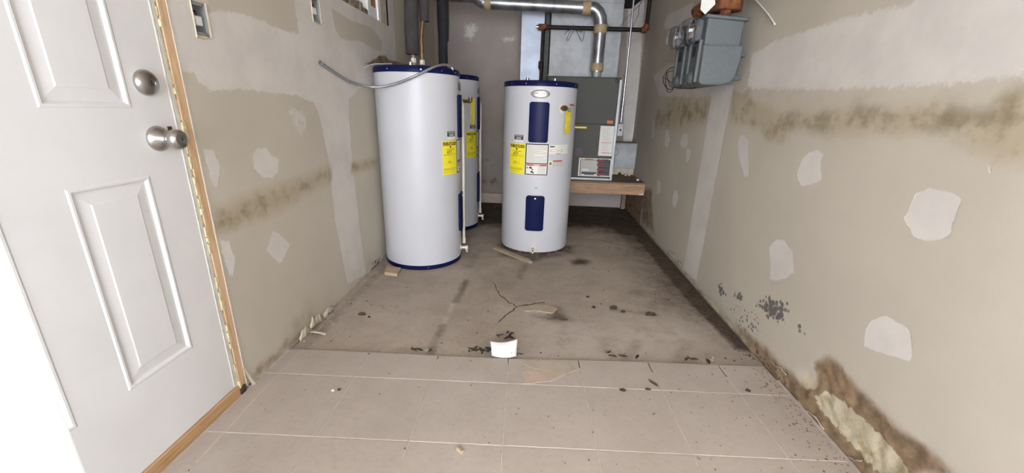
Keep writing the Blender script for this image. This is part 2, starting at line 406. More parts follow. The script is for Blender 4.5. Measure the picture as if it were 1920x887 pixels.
def right_attrs(U, V):
    top = Rp([(1404,150),(1410,102),(1428,92),(1453,77),(1480,68),(1580,35),(1700,8)])
    low = Rp([(1920,140),(1778,157),(1629,166),(1480,168),(1400,166)])
    band = top + [(top[-1][0]-.25, top[-1][1]+.06), (-1.2, 1.75), (-1.2, 1.18)] + low
    items = [(band, .03),
             (Rp([(1225,142),(1252,121),(1266,117),(1270,160),(1340,160),(1400,166),(1400,174),(1335,180),(1300,182),(1235,180)]), .03),
             (Rp([(1290,8),(1301,4),(1296,35),(1275,45),(1250,55),(1243,50),(1252,28)]), .03),
             (Rp([(1338,160),(1376,160),(1306,527),(1281,507)]), .012)]
    for p in ([(1388,255),(1394,252),(1403,262),(1404,330),(1397,333),(1385,295),(1383,270)],
              [(1496,320),(1505,297),(1520,284),(1535,281),(1545,291),(1539,300),(1541,340),(1520,346),(1504,350),(1496,335)],
              [(1442,465),(1455,449),(1470,450),(1487,470),(1489,510),(1475,522),(1452,527),(1444,524),(1446,500)],
              [(1248,243),(1253,243),(1256,262),(1251,278),(1246,270)], [(1281,250),(1289,252),(1289,272),(1281,281),(1275,270)],
              [(1287,278),(1296,282),(1293,298),(1287,306)], [(1264,358),(1270,357),(1272,372),(1265,392),(1260,378)],
              [(1232,338),(1239,341),(1239,360),(1232,366)], [(1224,228),(1228,226),(1227,258),(1221,260)],
              [(1715,365),(1745,353),(1790,362),(1806,374),(1793,402),(1785,420),(1785,440),(1765,450),(1735,452),(1715,444),(1705,425),(1695,412),(1703,400)],
              [(1620,650),(1623,622),(1636,600),(1658,592),(1675,598),(1706,618),(1712,664),(1706,678),(1649,661)],
              [(1853,312),(1858,312),(1858,330),(1853,328)]):
        items.append((Rp(p), .008))
    c = union(U, V, items)
    st = soft(U, V, [(Rp([(1230,207),(1260,190),(1290,184),(1336,182),(1330,226),(1280,240),(1228,235)]), .14, 1.0),
                     (Rp([(1372,166),(1405,166),(1414,187),(1473,207),(1555,205),(1600,196),(1760,197),(1850,197),(1880,175),(1920,158)]) + [(.5, 1.12), (.5, .93)] +
                      Rp([(1920,312),(1860,308),(1830,292),(1800,265),(1760,250),(1690,256),(1620,256),(1554,259),(1486,246),(1468,264),(1441,266),(1419,241),(1369,228)]), .06, .95),
                     (Rp([(1372,166),(1920,140),(1920,320),(1830,300),(1690,264),(1441,270),(1369,232)]), .10, .28)])
    cut = np.clip(1-sdf(Rp([(1338,150),(1376,150),(1306,527),(1281,507)]), U, V)/.02-.5, .25, 1)
    st = st*cut
    ro = soft(U, V, [(Rp([(1530,684),(1545,672),(1566,678),(1580,700),(1605,728),(1640,765),(1690,812),(1750,858),(1775,887),(1600,887),(1545,815),(1453,721),(1410,664),(1440,668),(1480,700),(1510,728),(1535,726)]), .06, 1.1),
                     (Rp([(1400,654),(1380,610),(1420,640),(1470,690),(1500,760)]), .08, .8),
                     (Rp([(1230,458),(1250,470),(1312,540),(1312,549),(1250,478)]), .05, .55),
                     (Rp([(1202,420),(1204,350),(1222,352),(1226,440)]), .07, .55),
                     ([(3.79, -.1), (4.6, -.1), (4.6, .30), (3.79, .30)], .06, .75),
                     ([(1.2, -.1), (3.8, -.1), (3.8, .02), (1.2, .02)], .05, .6)])
    ro = np.maximum(ro, soft(U, V, [([(-1.2, -.1), (.95, -.1), (.95, .05), (.3, .16), (-1.2, .16)], .12, .9)]))
    pe = np.full(U.shape, -1.0)
    for p in ([(1524,744),(1545,734),(1562,742),(1600,772),(1640,808),(1680,855),(1705,890),(1645,890),(1600,842),(1550,785),(1530,762)],
              [(1500,705),(1515,698),(1532,718),(1526,730),(1508,728)], [(1310,552),(1330,560),(1352,578),(1345,588)], [(1353,590),(1372,606),(1376,620),(1366,612)]):
        pe = np.maximum(pe, np.clip(sdf(Rp(p), U, V)/.018, -1, 1))
    mo = soft(U, V, [(Rp([(1343,533),(1352,530),(1362,550),(1360,557),(1350,556)]), .05, .95), (Rp([(1375,552),(1388,545),(1395,560),(1385,570)]), .04, .9),
                     (Rp([(1415,570),(1440,555),(1475,565),(1480,585),(1465,610),(1450,600),(1430,592)]), .06, .95), (Rp([(1494,610),(1502,605),(1512,628),(1504,632)]), .03, .95),
                     (Rp([(1340,560),(1420,580),(1440,640),(1400,640)]), .12, .5), (Rp([(1400,650),(1420,650),(1470,710),(1500,760),(1490,760),(1440,705)]), .08, .7),
                     (Rp([(1255,470),(1262,468),(1282,500),(1272,498)]), .05, .7), (Rp([(1204,350),(1216,356),(1216,420),(1204,418)]), .05, .62)])
    return dict(comp=c, stain=st, rot=ro, mold=mo, peel=pe)
us = np.concatenate([segs([FY, .5], .012), segs([.5, 2.0], .008)[1:], segs([2.0, BY], .012)[1:]])
def right_place(U, V):
    a = right_attrs(U, V)
    k = np.clip(a['rot'], 0, 1); p = np.clip(a['peel']*.5+.5, 0, 1)
    wob = np.sin(U*61+np.sin(V*47)*2)*np.sin(V*83+np.sin(U*29)*2)
    return np.stack([RX + k*.004 + k*wob*.003 + p*.006, U, V], -1)
wall_right = grid_mesh('wall_right', us, segs([0.0, 0.4, CZ], .012), right_place, MAT['wall'], right_attrs)
tag(wall_right, 'long drywall on the right with brown flood line and mould', 'wall')
def back_attrs(U, V):
    it = [(Bp([(1180,-40),(1212,-40),(1190,268),(1168,268)]), .02), (Bp([(870,45),(890,40),(900,55),(885,78),(868,70)]), .09), (Bp([(936,68),(968,66),(965,80),(945,82)]), .08)]
    c = union(U, V, it); c[:] = np.where(U > .8, c, c-.25)
    st = soft(U, V, [([(-1.1, -.1), (.1, -.1), (.1, 1.10), (-.4, 1.16), (-1.1, 1.0)], .3, .32)])
    ro = soft(U, V, [(Bp([(896,335),(912,335),(912,345),(898,343)]), .04, .6), (Bp([(918,340),(928,332),(932,342),(920,344)]), .03, .8), (Bp([(910,294),(916,300),(914,304)]), .02, .7)])
    return dict(comp=c, stain=st, rot=ro, mold=np.zeros(U.shape), peel=np.full(U.shape, -1.0))
wall_back = grid_mesh('wall_back', segs([LX, RX], .015), segs([0, CZ], .015), lambda U, V: np.stack([U, np.full(U.shape, BY), V], -1), MAT['backwall'], back_attrs)
tag(wall_back, 'grey end wall behind the furnace and water heaters', 'wall')
ceil = MB().box(LX-.1, RX+.1, FY, BY+.1, CZ, CZ+.03).build('ceiling', 'backwall'); tag(ceil, 'ceiling above the utility passage', 'ceiling', kind='structure')

for nm, b in (('wall_left', (LX-.30, LX-.18, FY, BY+.1, -.05, CZ)), ('wall_right', (RX+.02, RX+.12, FY, BY+.1, -.05, CZ)), ('wall_back', (LX-.1, RX+.1, BY+.004, BY+.1, -.05, CZ))):
    MB().box(*b).build('leak_backing', 'backwall', {'wall_left': wall_left, 'wall_right': wall_right, 'wall_back': wall_back}[nm])  # unseen boxes added behind the walls to stop light leaks
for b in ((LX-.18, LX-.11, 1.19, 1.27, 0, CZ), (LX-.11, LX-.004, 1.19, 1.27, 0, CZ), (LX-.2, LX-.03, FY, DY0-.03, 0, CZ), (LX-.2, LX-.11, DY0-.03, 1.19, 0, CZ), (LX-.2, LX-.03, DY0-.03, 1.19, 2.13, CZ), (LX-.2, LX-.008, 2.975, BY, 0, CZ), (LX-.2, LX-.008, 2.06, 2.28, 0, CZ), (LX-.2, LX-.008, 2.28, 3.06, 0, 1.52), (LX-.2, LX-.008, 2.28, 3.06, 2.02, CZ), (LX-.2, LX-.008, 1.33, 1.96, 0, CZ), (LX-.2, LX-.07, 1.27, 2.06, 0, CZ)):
    MB().box(*b).build('leak_fill', 'void', wall_left)  # fill boxes added inside the left wall, keep light from leaking
MB().box(LX-.3, RX+.12, FY, BY+.1, CZ+.001, CZ+.08).build('leak_backing', 'void', ceil)  # unseen sheet added over the ceiling against light leaks
# ------------------------------------------------------------------ floor: slab, tiles
EDGE = [(-1.05, 1.446), (-.67, 1.458), (-.16, 1.466), (.45, 1.508), (.9, 1.522), (1.05, 1.53)]
def edge_y(x): return float(np.interp(x, [e[0] for e in EDGE], [e[1] for e in EDGE]))
def floor_attrs(U, V):
    dirt_shade = soft(U, V, [(Fp([(1075,395),(1160,385),(1205,422),(1290,522),(1405,655),(1370,648),(1310,600),(1250,560),(1225,520),(1190,470),(1150,440),(1090,425)]), .45, .8),
                     (Fp([(1205,422),(1290,522),(1405,655),(1384,652),(1290,560),(1190,440)]), .12, 1.7),
                     (Fp([(1060,370),(1200,380),(1205,425),(1180,440),(1110,410)]), .4, 1.8),  # dirt plus painted shade at the back right, under the platform
                     ([(-.6, 3.6), (1.1, 3.7), (1.1, 4.6), (-1.1, 4.6)], .5, 1.5),  # back floor darkened as painted shade beneath the platform
                     (Fp([(1068,489),(1085,485),(1108,489),(1100,496),(1075,497)]), .08, .9),
                     (Fp([(1030,575),(1050,572),(1060,590),(1075,600),(1040,605),(1000,592),(1025,590)]), .08, .7),  # painted shadow around the pale chip
                     (Fp([(1145,575),(1240,588),(1245,596),(1140,582)]), .06, .5), (Fp([(1180,545),(1235,535),(1300,560),(1330,590),(1240,590)]), .2, .42),
                     (Fp([(925,455),(1075,460),(1080,476),(1000,492),(935,480)]), .08, .6),
                     (Fp([(560,655),(625,584),(700,512),(712,500),(720,490),(730,500),(650,580),(580,655)]), .08, .42)])
    for pts, w, s in (([(875,525),(855,565)], .03, .5), ([(832,610),(815,640),(808,660)], .03, .45), ([(985,495),(975,520)], .04, .35), ([(1195,640),(1175,672)], .04, .3), ([(1290,645),(1270,675)], .04, .3), ([(880,500),(900,470)], .05, .3)):
        dirt_shade = np.maximum(dirt_shade, s*np.clip(1.3-pline(Fp(pts), U, V)/w, 0, 1))
    pa = soft(U, V, [(Fp([(1010,590),(1330,600),(1390,660),(1000,672)]), .3, .8), (Fp([(640,560),(820,540),(800,640),(600,640)]), .4, .5)])
    pa = np.maximum(pa, .9*np.clip(1.3-pline(Fp([(850,568),(840,590),(834,605)]), U, V)/.018, 0, 1))
    return dict(dirt=dirt_shade, pale=pa)
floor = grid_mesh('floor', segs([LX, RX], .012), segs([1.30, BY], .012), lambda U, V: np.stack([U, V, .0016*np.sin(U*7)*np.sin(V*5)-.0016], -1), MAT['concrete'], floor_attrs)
tag(floor, 'stained bare concrete floor with pale tiles at the front', 'floor')
sub = MB().box(LX, RX, FY, 1.44, -.03, .0105).build('grout_bed', 'grout', floor)
MB().box(LX-.3, RX+.12, FY, BY+.1, -.20, -.006).build('slab', 'concrete', floor)  # unseen slab added below, closes light leaks along the wall feet
def clip_poly(poly, f):                      # keep f(p) >= 0
    out = []
    for i in range(len(poly)):
        a, b = poly[i], poly[(i+1) % len(poly)]; fa, fb = f(a), f(b)
        if fa >= 0: out.append(a)
        if (fa >= 0) != (fb >= 0):
            t = fa/(fa-fb); out.append((a[0]+(b[0]-a[0])*t, a[1]+(b[1]-a[1])*t))
    return out
TP, TA = 0.3035, math.atan(0.031); ca, sa = math.cos(TA), math.sin(TA); G = .0022
T0 = (-.0715, 1.307)
for j in range(-8, 1):
    for i in range(-4, 5):
        q = [(i*TP+G, j*TP+G), ((i+1)*TP-G, j*TP+G), ((i+1)*TP-G, (j+1)*TP-G), (i*TP+G, (j+1)*TP-G)]
        p = [(T0[0]+a*ca-b*sa, T0[1]+a*sa+b*ca) for a, b in q]
        p = clip_poly(p, lambda c: c[0]-LX-.012); p = clip_poly(p, lambda c: RX-.012-c[0]) if p else p
        p = clip_poly(p, lambda c: edge_y(c[0])-c[1]) if p else p; p = clip_poly(p, lambda c: c[1]-FY) if p else p
        if len(p) < 3 or abs(sum(p[k][0]*p[(k+1) % len(p)][1]-p[(k+1) % len(p)][0]*p[k][1] for k in range(len(p)))) < .004: continue
        MB().prism(p, -.004, .012+random.uniform(-.0004, .0004)).build('tile', 'tile', floor, bevel=.0012, seg=1)
def flat_patch(name, pix, mat, parent, z=.012, h=.0012, rag=.004):
    P = Fp2(pix, z); out = []
    for a, b in zip(P, P[1:]+P[:1]):
        k = max(1, int(math.hypot(b[0]-a[0], b[1]-a[1])/.015))
        for t in range(k): out.append((a[0]+(b[0]-a[0])*t/k+random.uniform(-rag, rag), a[1]+(b[1]-a[1])*t/k+random.uniform(-rag, rag)))
    return MB().prism(out, z-.002, z+h).build(name, mat, parent)
def Fp2(pts, z): return [tuple(on_z(x, y, z)[:2]) for x, y in pts]
flat_patch('mortar_smear', [(975,680),(1010,676),(1070,684),(1085,694),(1060,700),(1000,690)], 'mortar', floor)
flat_patch('mortar_smear', [(980,697),(1025,693),(1062,700),(1050,708),(1030,716),(982,720)], 'pinkmortar', floor, h=.0016)
def crack(pix, w=.004, z=.0):
    P = Fp2(pix, z); pts = []
    for a, b in zip(P[:-1], P[1:]):
        for t in np.linspace(0, 1, 7)[:-1]: pts.append((a[0]+(b[0]-a[0])*t+random.uniform(-.006, .006), a[1]+(b[1]-a[1])*t+random.uniform(-.006, .006)))
    pts.append(P[-1]); m = MB(); vs = []; n = len(pts)
    for i, p in enumerate(pts):
        d = Vector(pts[min(i+1, n-1)])-Vector(pts[max(i-1, 0)]); q = Vector((-d.y, d.x)).normalized()*w*random.uniform(.4, 1.1)*(0.35 if i in (0, n-1) else 1)
        vs += [(p[0]+q.x, p[1]+q.y, .0012), (p[0]-q.x, p[1]-q.y, .0012)]
    m.add(vs, [(2*i, 2*i+1, 2*i+3, 2*i+2) for i in range(n-1)]).build('crack', 'crack', floor)
crack([(925,530),(935,552),(955,568),(970,575),(952,590),(933,606)]); crack([(970,575),(1000,570),(1022,567)], .005)
crack([(1100,449),(1130,451),(1165,460)], .005)
# pale chip lying in the crack
flat_patch('concrete_flake', [(978,578),(1000,572),(1020,571),(1046,579),(1035,588),(1012,583),(985,583)], 'chip', floor, z=.001, h=.003)

# ------------------------------------------------------------------ left wall: door, stud, threshold
door = empty('door_1', (LX, (DY0+DY1)/2, .055)); tag(door, 'closed white six-panel steel door with nickel knob on the left wall', 'door', kind='structure')
def dl(o): o.location = (-LX, -(DY0+DY1)/2, -.055); return o   # children are written in room coordinates
X0 = LX-.004
PY = [(.485, .690), (.813, 1.018)]; PZ = [(.300, .843), (1.017, 1.620), (1.725, 1.925)]
ysb = [DY0, .485, .690, .813, 1.018, DY1]; zsb = [.055, .300, .843, 1.017, 1.620, 1.725, 1.925, 2.075]
m = MB()
for i in range(5):
    for j in range(7):
        if i in (1, 3) and j in (1, 3, 5): continue
        m.add([(X0, ysb[i], zsb[j]), (X0, ysb[i+1], zsb[j]), (X0, ysb[i+1], zsb[j+1]), (X0, ysb[i], zsb[j+1])], [(0, 1, 2, 3)])
m.box(X0-.044, X0-.008, DY0, DY1, .055, 2.075)
for a in ((DY0, .055, DY1, .055), (DY1, .055, DY1, 2.075), (DY1, 2.075, DY0, 2.075), (DY0, 2.075, DY0, .055)):
    m.add([(X0, a[0], a[1]), (X0, a[2], a[3]), (X0-.01, a[2], a[3]), (X0-.01, a[0], a[1])], [(0, 1, 2, 3)])
dl(m.build('door_leaf', 'door', door))
for (y0, y1) in PY:
    for (z0, z1) in PZ:
        m = MB(); rings = [(0, 0), (.004, .002), (.009, .002), (.015, -.0045), (.020, -.0045), (.043, -.0015), (.047, .0)]; vs = []
        for d, h in rings: vs += [(X0+h, y0+d, z0+d), (X0+h, y1-d, z0+d), (X0+h, y1-d, z1-d), (X0+h, y0+d, z1-d)]
        fs = [(4*k+i, 4*k+(i+1) % 4, 4*k+4+(i+1) % 4, 4*k+4+i) for k in range(len(rings)-1) for i in range(4)]; k = 4*(len(rings)-1); fs.append((k, k+1, k+2, k+3))
        dl(m.add(vs, fs).build('panel', 'door', door))
# deadbolt
db = dl(MB().lathe([(0, .0), (.033, 0), (.0335, .006), (.031, .011), (.024, .0165), (.014, .020), (.011, .0205), (.0105, .019), (0, .019)], (X0, 1.070, 1.082), 'x', 40).build('deadbolt', 'chrome', door, 'auto'))
MB().box(X0+.0185, X0+.0196, 1.0685, 1.0715, 1.076, 1.088).build('keyway', 'dark', db)
kn = dl(MB().lathe([(0, 0), (.034, 0), (.0345, .004), (.032, .010), (.024, .018), (.015, .024), (.012, .032), (.0125, .036), (.018, .040), (.0245, .046), (.027, .054), (.027, .062), (.0245, .068), (.019, .0715), (.016, .070), (.009, .0715), (0, .072)],
        (X0, 1.068, .937), 'x', 40).build('knob', 'chrome', door, 'auto'))
MB().box(X0+.0715, X0+.0735, 1.066, 1.070, .933, .941).build('key_slot', 'dark', kn)
dl(MB().box(X0-.002, X0+.003, 1.106, 1.118, .950, .968).build('brass_strike_plate', 'brass', door)).name = 'strike_plate'  # small brass-toned plate by the latch
dl(MB().box(X0-.03, X0+.002, DY1-.007, DY1, .058, 2.07).build('weather_strip', 'strip', door, bevel=.002))
# jamb, stud, foam, sill
jamb = MB().box(LX-.10, LX-.002, DY1+.001, DY1+.010, .0, 2.09).build('trim_1', 'strip'); tag(jamb, 'thin white jamb edge between the door and the bare stud', 'door trim', kind='structure')
stud = MB().box(LX-.10, LX+.0, DY1+.016, 1.188, .0, 2.09).build('trim_2', 'stud', bevel=.002); tag(stud, 'bare wooden stud strip running up beside the white door', 'door trim', kind='structure')
m = MB(); z = .02
while z < 2.05:
    h = random.uniform(.015, .05); m.box(LX-.05, LX+random.uniform(-.004, .004), DY1+.009, DY1+random.uniform(.014, .024), z, z+h); z += h*random.uniform(.9, 1.4)
m.build('foam_bead', 'foam', stud, bevel=.003)
MB().box(LX-.03, LX+.002, 1.186, 1.1905, .02, 2.09).build('drywall_edge', 'strip', stud)
MB().box(LX-.04, LX+.006, 1.150, 1.180, .008, .040).build('rotten_stud_foot', 'crumb', stud, bevel=.006)
MB().add([(LX+.002, 1.183, .10), (LX+.002, 1.192, .10), (LX+.016, 1.212, .013), (LX+.014, 1.198, .013)], [(0, 1, 2, 3)]).build('loose_splinter', 'peelpaper', stud)
hdr = MB().box(LX-.10, LX-.001, DY0-.03, 1.19, 2.09, 2.13).build('trim_3', 'stud'); tag(hdr, 'wooden header over the white door', 'door trim', kind='structure')
hng = MB().box(LX-.10, LX-.002, DY0-.029, DY0-.002, 0, 2.09).build('trim_4', 'white'); tag(hng, 'white hinge-side jamb of the closed door', 'door trim', kind='structure')
sill = MB().box(LX-.10, LX+.004, DY0-.03, DY1+.008, .0, .053).build('trim_5', 'sill', bevel=.004); tag(sill, 'tan wooden threshold under the closed white door', 'threshold', kind='structure')
# open entry door, edge seen close by at lower left
d2 = empty('door_2', (-.5, .322, .02)); tag(d2, 'narrow white folding door leaf glaring in the lower left corner', 'door', kind='structure')
e0 = Vector((-.5, .322)); e1 = Vector((-.515, .05)); dd = (e1-e0).normalized(); nn = Vector((dd.y, -dd.x))
if nn.x > 0: nn = -nn
q = [Vector((0, 0)), e1-e0, e1-e0+nn*.035, nn*.035]
MB().prism([(p.x, p.y) for p in q], 0.0, 2.03).build('door_leaf', 'white', d2, bevel=.003)
for k, (a, b) in enumerate(((.07, .20),)):
    for (z0, z1) in ((.25, .80), (.97, 1.57)):
        p0 = dd*a-nn*.002; p1 = dd*b-nn*.002
        MB().prism([(p0.x, p0.y), (p1.x, p1.y), (p1.x+nn.x*.01, p1.y+nn.y*.01), (p0.x+nn.x*.01, p0.y+nn.y*.01)], z0, z1).build('panel', 'white', d2, bevel=.004)

# switch boxes in the left wall
def gang(name, b, label):
    y0, y1, z0, z1 = b; r = empty(name, (LX, (y0+y1)/2, z0)); tag(r, label, 'electrical box')
    off = Vector((-LX, -(y0+y1)/2, -z0)); d = .06
    def put(o): o.location = off; return o
    m = MB()
    m.add([(LX, y0, z0), (LX, y1, z0), (LX-d, y1, z0), (LX-d, y0, z0)], [(0, 1, 2, 3)]); m.add([(LX, y0, z1), (LX, y1, z1), (LX-d, y1, z1), (LX-d, y0, z1)], [(0, 1, 2, 3)])
    m.add([(LX, y0, z0), (LX, y0, z1), (LX-d, y0, z1), (LX-d, y0, z0)], [(0, 1, 2, 3)]); m.add([(LX, y1, z0), (LX, y1, z1), (LX-d, y1, z1), (LX-d, y1, z0)], [(0, 1, 2, 3)])
    m.add([(LX-d, y0, z0), (LX-d, y1, z0), (LX-d, y1, z1), (LX-d, y0, z1)], [(0, 1, 2, 3)])
    put(m.build('box_shell', 'galv', r))
    w = y1-y0; h = z1-z0
    put(MB().box(LX-.055, LX-.006, y0+.35*w, y1-.22*w, z0+.32*h, z0+.60*h).build('switch_body', 'white', r, bevel=.003))
    put(MB().tube([(LX-.05, y0+.2*w, z0+.1*h), (LX-.012, y0+.16*w, z0+.3*h), (LX-.006, y0+.2*w, z0+.55*h), (LX-.03, y0+.25*w, z0+.8*h), (LX-.055, y0+.4*w, z0+.85*h)], .0035, 8).build('wire', 'whitewire', r, 'all'))
    put(MB().tube([(LX-.05, y0+.6*w, z0+.8*h), (LX-.012, y0+.5*w, z0+.72*h), (LX-.008, y0+.4*w, z0+.6*h)], .003, 8).build('wire', 'wire', r, 'all'))
    for zz in (z0+.06*h, z1-.06*h):
        put(MB().box(LX-.006, LX-.002, y0+.15*w, y1-.15*w, zz-.006, zz+.006).build('mounting_ear', 'galv', r))
    # ragged paper lip of the cut-out
    m = MB(); rim = [(y0, z0), (y1, z0), (y1, z1), (y0, z1)]; outv = []
    for a, bb in zip(rim, rim[1:]+rim[:1]):
        for t in np.linspace(0, 1, 7)[:-1]: outv.append((a[0]+(bb[0]-a[0])*t, a[1]+(bb[1]-a[1])*t))
    cy, cz = (y0+y1)/2, (z0+z1)/2; n = len(outv); vs = []
    for (a, c) in outv:
        k = random.uniform(.003, .010); dv = Vector((a-cy, c-cz)).normalized(); vs += [(LX+.001, a-dv.x*.002, c-dv.y*.002), (LX+.0035, a+dv.x*k*.5, c+dv.y*k*.5), (LX-.001, a+dv.x*k, c+dv.y*k)]
    fs = [(3*i+j, 3*((i+1) % n)+j, 3*((i+1) % n)+j+1, 3*i+j+1) for i in range(n) for j in range(2)]
    put(m.add(vs, fs).build('torn_edge', 'peelpaper', r))
gang('switch_box', BX1, 'open metal switch box in the wall beside the door stud')
gang('switch_box', BX2, 'open switch box higher up the left wall, further from the door')
# opening high in the left wall with framing showing
cav = empty('window_1', (LX, 2.67, OP[2])); tag(cav, 'ragged opening high in the left wall showing old framing', 'opening', kind='structure')
def pc(o): o.location = (-LX, -2.67, -OP[2]); return o
pc(MB().box(LX-.16, LX-.15, OP[0]-.05, OP[1]+.05, OP[2]-.05, 2.1).build('dark_backing', 'plaster', cav))
pc(MB().box(LX-.15, LX-.002, OP[0], OP[1], OP[2]-.03, OP[2]-.001).build('bottom_plate', 'scrapwood', cav))
def yw(px, py): return on_x(px, py, LX)[1]
for a, b, mt, dpt in ((yw(692, 15), yw(698, 15), 'white', .006), (yw(711, 25), yw(716, 25), 'white', .004), (yw(716.2, 30), OP[1]-.001, 'peelpaper', .008)):
    pc(MB().box(LX-.14, LX-dpt, a, b, OP[2], 2.02).build('frame_post', mt, cav, bevel=.003))
pc(MB().box(LX-.10, LX-.02, yw(698, 15), yw(711, 25), OP[2]+.07, 2.02).build('brown_panel', 'brownpanel', cav))
pc(MB().box(LX-.11, LX-.015, yw(698, 15), yw(711, 25), OP[2], OP[2]+.07).build('white_rail', 'white', cav))
y = OP[0]
while y < yw(690, 15):
    w = random.uniform(.04, .09); h = random.uniform(.025, .055)
    pc(MB().box(LX-.07, LX-random.uniform(.0, .012), y, min(y+w-.004, yw(691, 15)), OP[2]-.001, OP[2]+h).build('plaster_chunk', 'plaster', cav, bevel=.008)); y += w
pc(MB().box(LX-.13, LX-.03, OP[0]+.02, yw(675, 15), OP[2]+.05, 2.02).build('old_stud', 'scrapwood', cav))
# peeling paper at the foot of the left wall
def flap(name, pts, mat, parent):
    m = MB(); n = len(pts)//2; m.add(pts, [(2*i, 2*i+1, 2*i+3, 2*i+2) for i in range(n-1)])
    o = m.build(name, mat, parent, 'all'); sm = o.modifiers.new('s', 'SOLIDIFY'); sm.thickness = .0015; return o
for F1, W1 in (([(563,652),(570,640),(577,632),(584,624)], (.008, .045, .04, .014)), ([(580,622),(588,615),(594,612),(600,605),(606,600)], (.010, .055, .05, .045, .012)), ([(604,603),(612,597),(618,590),(625,580)], (.008, .024, .03, .014))):
    pts = []
    for k, (px, py) in enumerate(F1):
        for q in range(3 if k < len(F1)-1 else 1):
            t = q/3; nx = F1[min(k+1, len(F1)-1)]; w = W1[k]+(W1[min(k+1, len(F1)-1)]-W1[k])*t
            a = on_x(px+(nx[0]-px)*t, py+(nx[1]-py)*t, LX+.008); a[2] = max(a[2], .004)
            pts += [(LX+.012+random.uniform(-.004, .006), a[1], a[2]+random.uniform(-.003, .003)), (LX+.003, a[1]+.008, a[2]+w*random.uniform(.75, 1.1))]
    flap('peeling_paper', pts, 'peelpaper', wall_left)
g = [on_z(x, y, .012) for x, y in ((582, 621), (590, 623), (600, 622), (611, 624))]; pts = []
for k, a in enumerate(g): pts += [(a[0], a[1]-.008, .008+.006*math.sin(k*1.7)), (a[0], a[1]+.008, .012+.006*math.cos(k))]
flap('paper_curl', pts, 'peelpaper', wall_left)
def strip(pix, X, w=.004, mat='peelpaper', parent=None, name='torn_paper_edge'):
    m = MB(); P = [on_x(x, y, X) for x, y in pix]; full = []
    for a, b in zip(P[:-1], P[1:]):
        for t in np.linspace(0, 1, 5)[:-1]: full.append(a+(b-a)*t+np.array([0, random.uniform(-.004, .004), random.uniform(-.004, .004)]))
    full.append(P[-1]); return m.tube(full, [w*random.uniform(.4, 1.1) for _ in full], 6).build(name, mat, parent, 'all')
strip([(1443,676),(1455,686),(1465,691),(1474,703)], RX-.001, .0022, parent=wall_right)
strip([(1496,752),(1508,770),(1524,778),(1545,805)], RX-.001, .0035, parent=wall_right)
strip([(1552,820),(1572,843),(1590,862)], RX-.001, .002, parent=wall_right)
strip([(1590,858),(1606,863),(1616,864)], RX-.001, .002, parent=wall_right)

# ------------------------------------------------------------------ water heaters
def cylp(th, z, r): a = R_(th); return (r*math.sin(a), -r*math.cos(a), z)
def rpanel(th0, th1, z0, z1, r0, r1, rad=.0, n=14, off=0.0):
    """curved plate on a cylinder between radii r0 and r1, corners rounded by rad"""
    m = MB(); cols = np.linspace(th0, th1, n+1); w = R_(th1-th0)*r1
    if rad > 0:
        e = np.degrees(rad/r1); ex = [th0+e*(1-math.cos(a)) for a in np.linspace(0, math.pi/2, 5)]; ex2 = [th0+th1-t for t in ex][::-1]
        cols = np.array(ex + list(np.linspace(th0+e, th1-e, n-1)[1:-1]) + ex2)
    vs = []
    for t in cols:
        s = R_(min(t-th0, th1-t))*r1; dz = 0.0
        if rad > 0 and s < rad: dz = rad-math.sqrt(max(rad*rad-(rad-s)**2, 0))
        vs += [cylp(t, z0+dz, r0), cylp(t, z0+dz, r1), cylp(t, z1-dz, r1), cylp(t, z1-dz, r0)]
    k = len(cols); fs = []
    for i in range(k-1):
        for j in range(3): fs.append((4*i+j, 4*i+4+j, 4*i+5+j, 4*i+1+j))
    fs += [(0, 1, 2, 3), (4*k-1, 4*k-2, 4*k-3, 4*k-4)]
    return m.add(vs, fs)
def ctext(body, th, z, size, r, bold=0.0, sx=1.0):
    vs, fs = text2d(body, size, bold); return MB().add([cylp(th+math.degrees(v.x*sx/r), z+v.y, r) for v in vs], fs)
